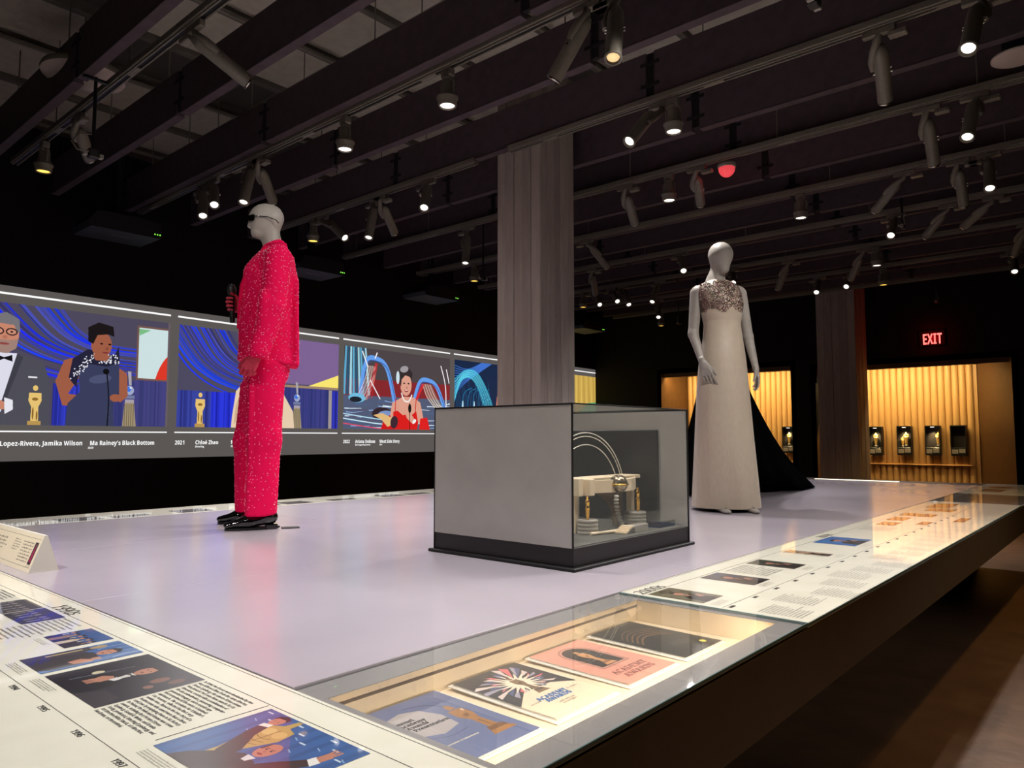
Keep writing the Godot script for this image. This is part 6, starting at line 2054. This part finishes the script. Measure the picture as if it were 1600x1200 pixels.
	cylinder_spot(15.21, 0, -7.95, Vector3(0.299, -0.327, -0.295), "0", "tiny grey cylinder spotlight, unlit, low against the black end wall left of the gown mannequin", 0.0)
	# fittings above the frame that light the near strips and the deck (their light is what the photograph shows)
	var over := [[2.07, -0.95, 5.2], [2.07, -2.35, 4.4], [0.61, -1.15, 5.0], [0.61, -2.9, 3.6], [3.53, -1.15, 4.5], [4.99, 0.30, 3.0], [7.91, 0.25, 3.0], [2.07, 0.45, 2.0]]
	var over_at := ["over the sunken case's near corner", "over the near left strip", "over the paragraph of the near left strip", "over the wedge sign", "over the sunken case's far end", "over the aisle beside the 2000s strip", "over the aisle beside the far strip", "over the aisle at the near corner"]
	for k in over.size():
		wash_spot(over[k][0], over[k][1], "w" if k < 5 else "y", "stepped spotlight above the picture, " + over_at[k], over[k][2] * 1.08)
	cylinder_spot(3.53, 0, -0.75, Vector3(-0.15, -0.24, -0.39), "w", "added cylinder spotlight above the picture, aimed at the suited mannequin's back", 3.3)  # this and the next two: unseen key lamps added to brighten the suit
	cylinder_spot(2.07, 0, -1.5, Vector3(0.03, -0.28, -0.40), "w", "added cylinder spotlight above the picture, aimed at the suited mannequin's sleeve", 1.2)
	cylinder_spot(-0.85, 0, -2.0, Vector3(0.40, -0.245, -0.22), "w", "added cylinder spotlight above the picture, aimed at the suited mannequin's chest", 3.0)
	cylinder_spot(-0.85, 0, -2.6, Vector3(0.216, -0.366, -0.108), "w", "added cylinder spotlight above the picture, aimed at the wedge sign", 8.0)  # unseen lamp added to brighten the face of the wedge sign
	cylinder_spot(3.53, 0, -0.15, Vector3(0.26, -0.32, -0.29), "w", "added cylinder spotlight above the picture, aimed at the gown mannequin", 5.5)  # unseen key lamp added to brighten the gown
	cylinder_spot(4.99, 0, 2.7, Vector3(-0.02, -0.36, -0.34), "w", "added cylinder fill spotlight above the aisle, outside the picture", 3.2)  # unseen fill lamp added to lift the floor under the overhang

# =====================================================================  other things under the ceiling
func hung_sensor(at: Vector3, top: float, label: String):
	var t := thing("hanging_sensor", label, "sensor", Vector3(at.x, top, at.z), 0.0)
	var y := at.y - top
	var p := mb()
	tube(p, [Vector3.ZERO, Vector3(0, y + 0.05, 0)], 0.013, 8)
	part("pole", p, M.black, t)
	part("cross_arm", box_mesh(Vector3(-0.09, -0.03, -0.012), Vector3(0.09, -0.005, 0.012), 0.003), M.black, t)
	var b := mb()
	box(b, Vector3(-0.035, y - 0.02, -0.03), Vector3(0.035, y + 0.05, 0.03), 0.008)
	part("housing", b, M.gear_dark, t)
	var c := mb()
	tube(c, [Vector3(-0.03, y + 0.02, 0.02), Vector3(-0.12, y, 0.05), Vector3(-0.16, y + 0.05, 0.05), Vector3(-0.10, y + 0.13, 0.02), Vector3(-0.01, y + 0.16, 0.0)], 0.006, 6)
	part("cable", c, M.gear, t)
	for s in [-1.0, 1.0]: part("clip", box_mesh(Vector3(-0.015 + 0.055 * s, y - 0.012, -0.02), Vector3(0.015 + 0.055 * s, y + 0.022, 0.02), 0.004), M.card_grey, t)

func build_ceiling_gear():
	hung_sensor(Vector3(1.95, 3.50, -5.80), 4.10, "black sensor on a drop pole beside the slanted spotlight at the upper left")
	hung_sensor(Vector3(9.15, 3.825, -1.995), 4.9, "black sensor with a looped pale cable at the right, under the bright lamp")
	hung_sensor(Vector3(14.0, 3.72, -2.58), 4.95, "tiny sensor with looped cable hanging close to the end wall above the exit sign")
	hung_sensor(Vector3(7.2, 3.58, -6.76), 4.9, "sensor with a looped cable hanging against the left edge of the concrete column")
	hung_sensor(Vector3(13.5, 3.75, -7.15), 4.95, "tiny sensor on a thin pole left of the gown mannequin's shoulder")
	hung_sensor(Vector3(3.9, 3.74, -1.235), 4.9, "sensor with a looped cable peeking in at the top edge right of centre")
	# red-lit dome on a cable
	var t := thing("red_dome", "red glowing half-dome with a white rim hanging over the gown mannequin", "ceiling dome", Vector3(6.6, 4.04, -2.955))
	var s := mb()
	lathe(s, [[0.0, 0.03], [0.085, 0.03], [0.088, 0.02], [0.088, 0.0], [0.080, -0.012], [0.0, -0.012]], 24)
	part("rim", s, M.card_grey, t)
	s = mb()
	lathe(s, range(9).map(func(k): return [cos(PI * 0.5 * k / 8.0) * 0.079, -0.012 - sin(PI * 0.5 * k / 8.0) * 0.088]), 24)
	part("dome", s, M.red_glow, t)
	s = mb()
	tube(s, [Vector3(0, 0.03, 0), Vector3(0.0, 0.16, 0.004), Vector3(0.004, 0.42, 0)], 0.006, 6)
	part("cable", s, M.gear, t)
	var rl := OmniLight3D.new()
	rl.name = "red_light"
	rl.position = Vector3(0, -0.05, 0)
	rl.light_color = Color(1, 0.12, 0.15)
	rl.light_energy = 0.02
	rl.light_size = 0.06
	rl.omni_range = 12
	rl.shadow_enabled = true
	t.add_child(rl, true)
	# disc and pendant loudspeakers
	t = thing("ceiling_disc", "pale round disc loudspeaker cut by the right edge near the top", "loudspeaker", Vector3(5.95, 4.03, -0.545))
	s = mb()
	lathe(s, [[0.0, -0.008], [0.14, -0.006], [0.155, 0.0], [0.155, 0.012], [0.12, 0.022], [0.0, 0.022]], 32)
	part("grille", s, M.card_pink, t)
	part("box_mount", box_mesh(Vector3(-0.10, 0.02, -0.08), Vector3(0.10, 0.14, 0.08), 0.006), M.gear_dark, t)
	s = mb()
	tube(s, [Vector3(0, 0.12, 0), Vector3(0, 0.9, 0)], 0.008, 6)
	part("hanger_rod", s, M.gear, t)
	for q in [[Vector3(1.20, 4.37, -5.20), 0.16, "drum-shaped pendant loudspeaker behind the first beam at the upper left corner"], [Vector3(2.05, 4.33, -6.37), 0.30, "wide shallow pendant loudspeaker behind the black sensor pole at the upper left"]]:
		t = thing("pendant_speaker", q[2], "loudspeaker", q[0])
		var r: float = q[1]
		s = mb()
		lathe(s, [[r, 0.0], [r * 1.02, 0.02], [r * 0.98, 0.05], [r * 0.62, 0.26 if r < 0.2 else 0.10], [0.0, 0.27 if r < 0.2 else 0.11]], 28)
		part("shell", s, M.gear, t)
		s = mb()
		lathe(s, [[0.0, -0.09], [r * 0.30, -0.085], [r * 0.36, -0.05], [r * 0.75, -0.03], [r, 0.0]], 28)
		part("cone", s, M.card_pink, t)
		s = mb()
		tube(s, [Vector3(0, 0.1, 0), Vector3(0, 0.6, 0)], 0.01, 6)
		part("hanger_rod", s, M.gear, t)
	# projectors facing the wide screen
	for q in [[3.18, -8.62, 1.0, "largest black projector, hanging over the left part of the wide screen"], [5.70, -8.62, 0.95, "black projector hanging right behind the suited mannequin's shoulder"], [8.07, -8.75, 1.0, "black projector hanging over the screen between the mannequin and the column"], [12.6, -8.9, 1.1, "small dark projector hanging just right of the concrete column"]]:
		t = thing("projector", q[3], "projector", Vector3(q[0], 3.66, q[1]), 0.0, "projectors along the wide screen")
		var k: float = q[2]
		s = mb()
		var prof := PackedVector2Array([Vector2(-0.36 * k, 0.0), Vector2(0.36 * k, 0.0), Vector2(0.38 * k, 0.05), Vector2(0.36 * k, 0.17), Vector2(0.10 * k, 0.20), Vector2(-0.30 * k, 0.18), Vector2(-0.39 * k, 0.06)])
		prism(s, prof, -0.26, 0.28)
		part("body", s, M.projector, t)
		s = mb()
		lathe(s, [[0.0, 0.0], [0.07, 0.0], [0.075, 0.05], [0.05, 0.07], [0.0, 0.075]], 20, Transform3D(Basis(Vector3.RIGHT, -PI / 2), Vector3(-0.05, 0.10, -0.25)))
		part("lens", s, M.gloss_black, t)
		part("vent_slot", box_mesh(Vector3(-0.12, -0.003, 0.05), Vector3(0.10, 0.0, 0.065), 0.001), M.gear, t)
		part("side_hood", box_mesh(Vector3(0.05, 0.20, 0.02), Vector3(0.24, 0.26, 0.14), 0.01), M.gear_dark, t)
		for j in 3:
			part("status_lamp", box_mesh(Vector3(0.29 + 0.028 * j, 0.035, 0.279), Vector3(0.303 + 0.028 * j, 0.049, 0.286), 0.003), M.led_green, t)
		s = mb()
		tube(s, [Vector3(0, 0.19, 0), Vector3(0, 1.28, 0)], 0.05, 12)
		part("drop_pole", s, M.black, t)
		part("bracket", box_mesh(Vector3(-0.22, 0.20, -0.16), Vector3(0.18, 0.25, 0.12), 0.008), M.black, t)
	# exit sign
	t = thing("exit_sign", "small red illuminated EXIT sign on the black wall above the golden alcove", "exit sign", Vector3(14.995, 3.10, -2.855))
	part("panel", box_mesh(Vector3(-0.022, -0.02, -0.21), Vector3(0.0, 0.26, 0.21), 0.006), M.exit_panel, t)
	var lt = letters(t, "EXIT", 0.27, Vector3(-0.024, 0.268, 0.0), Vector3(0, 0, 1), Vector3.UP, M.exit_glow, sans_bold, 1, "lettering", 0.006)
	lt.scale = Vector3(0.55, 1, 1) 
	rl = OmniLight3D.new()
	rl.name = "exit_light"
	rl.position = Vector3(-0.14, 0.12, 0)
	rl.light_color = Color(1, 0.05, 0.08)
	rl.light_energy = 0.05
	rl.light_size = 0.08
	rl.omni_range = 12
	rl.shadow_enabled = true
	t.add_child(rl, true)
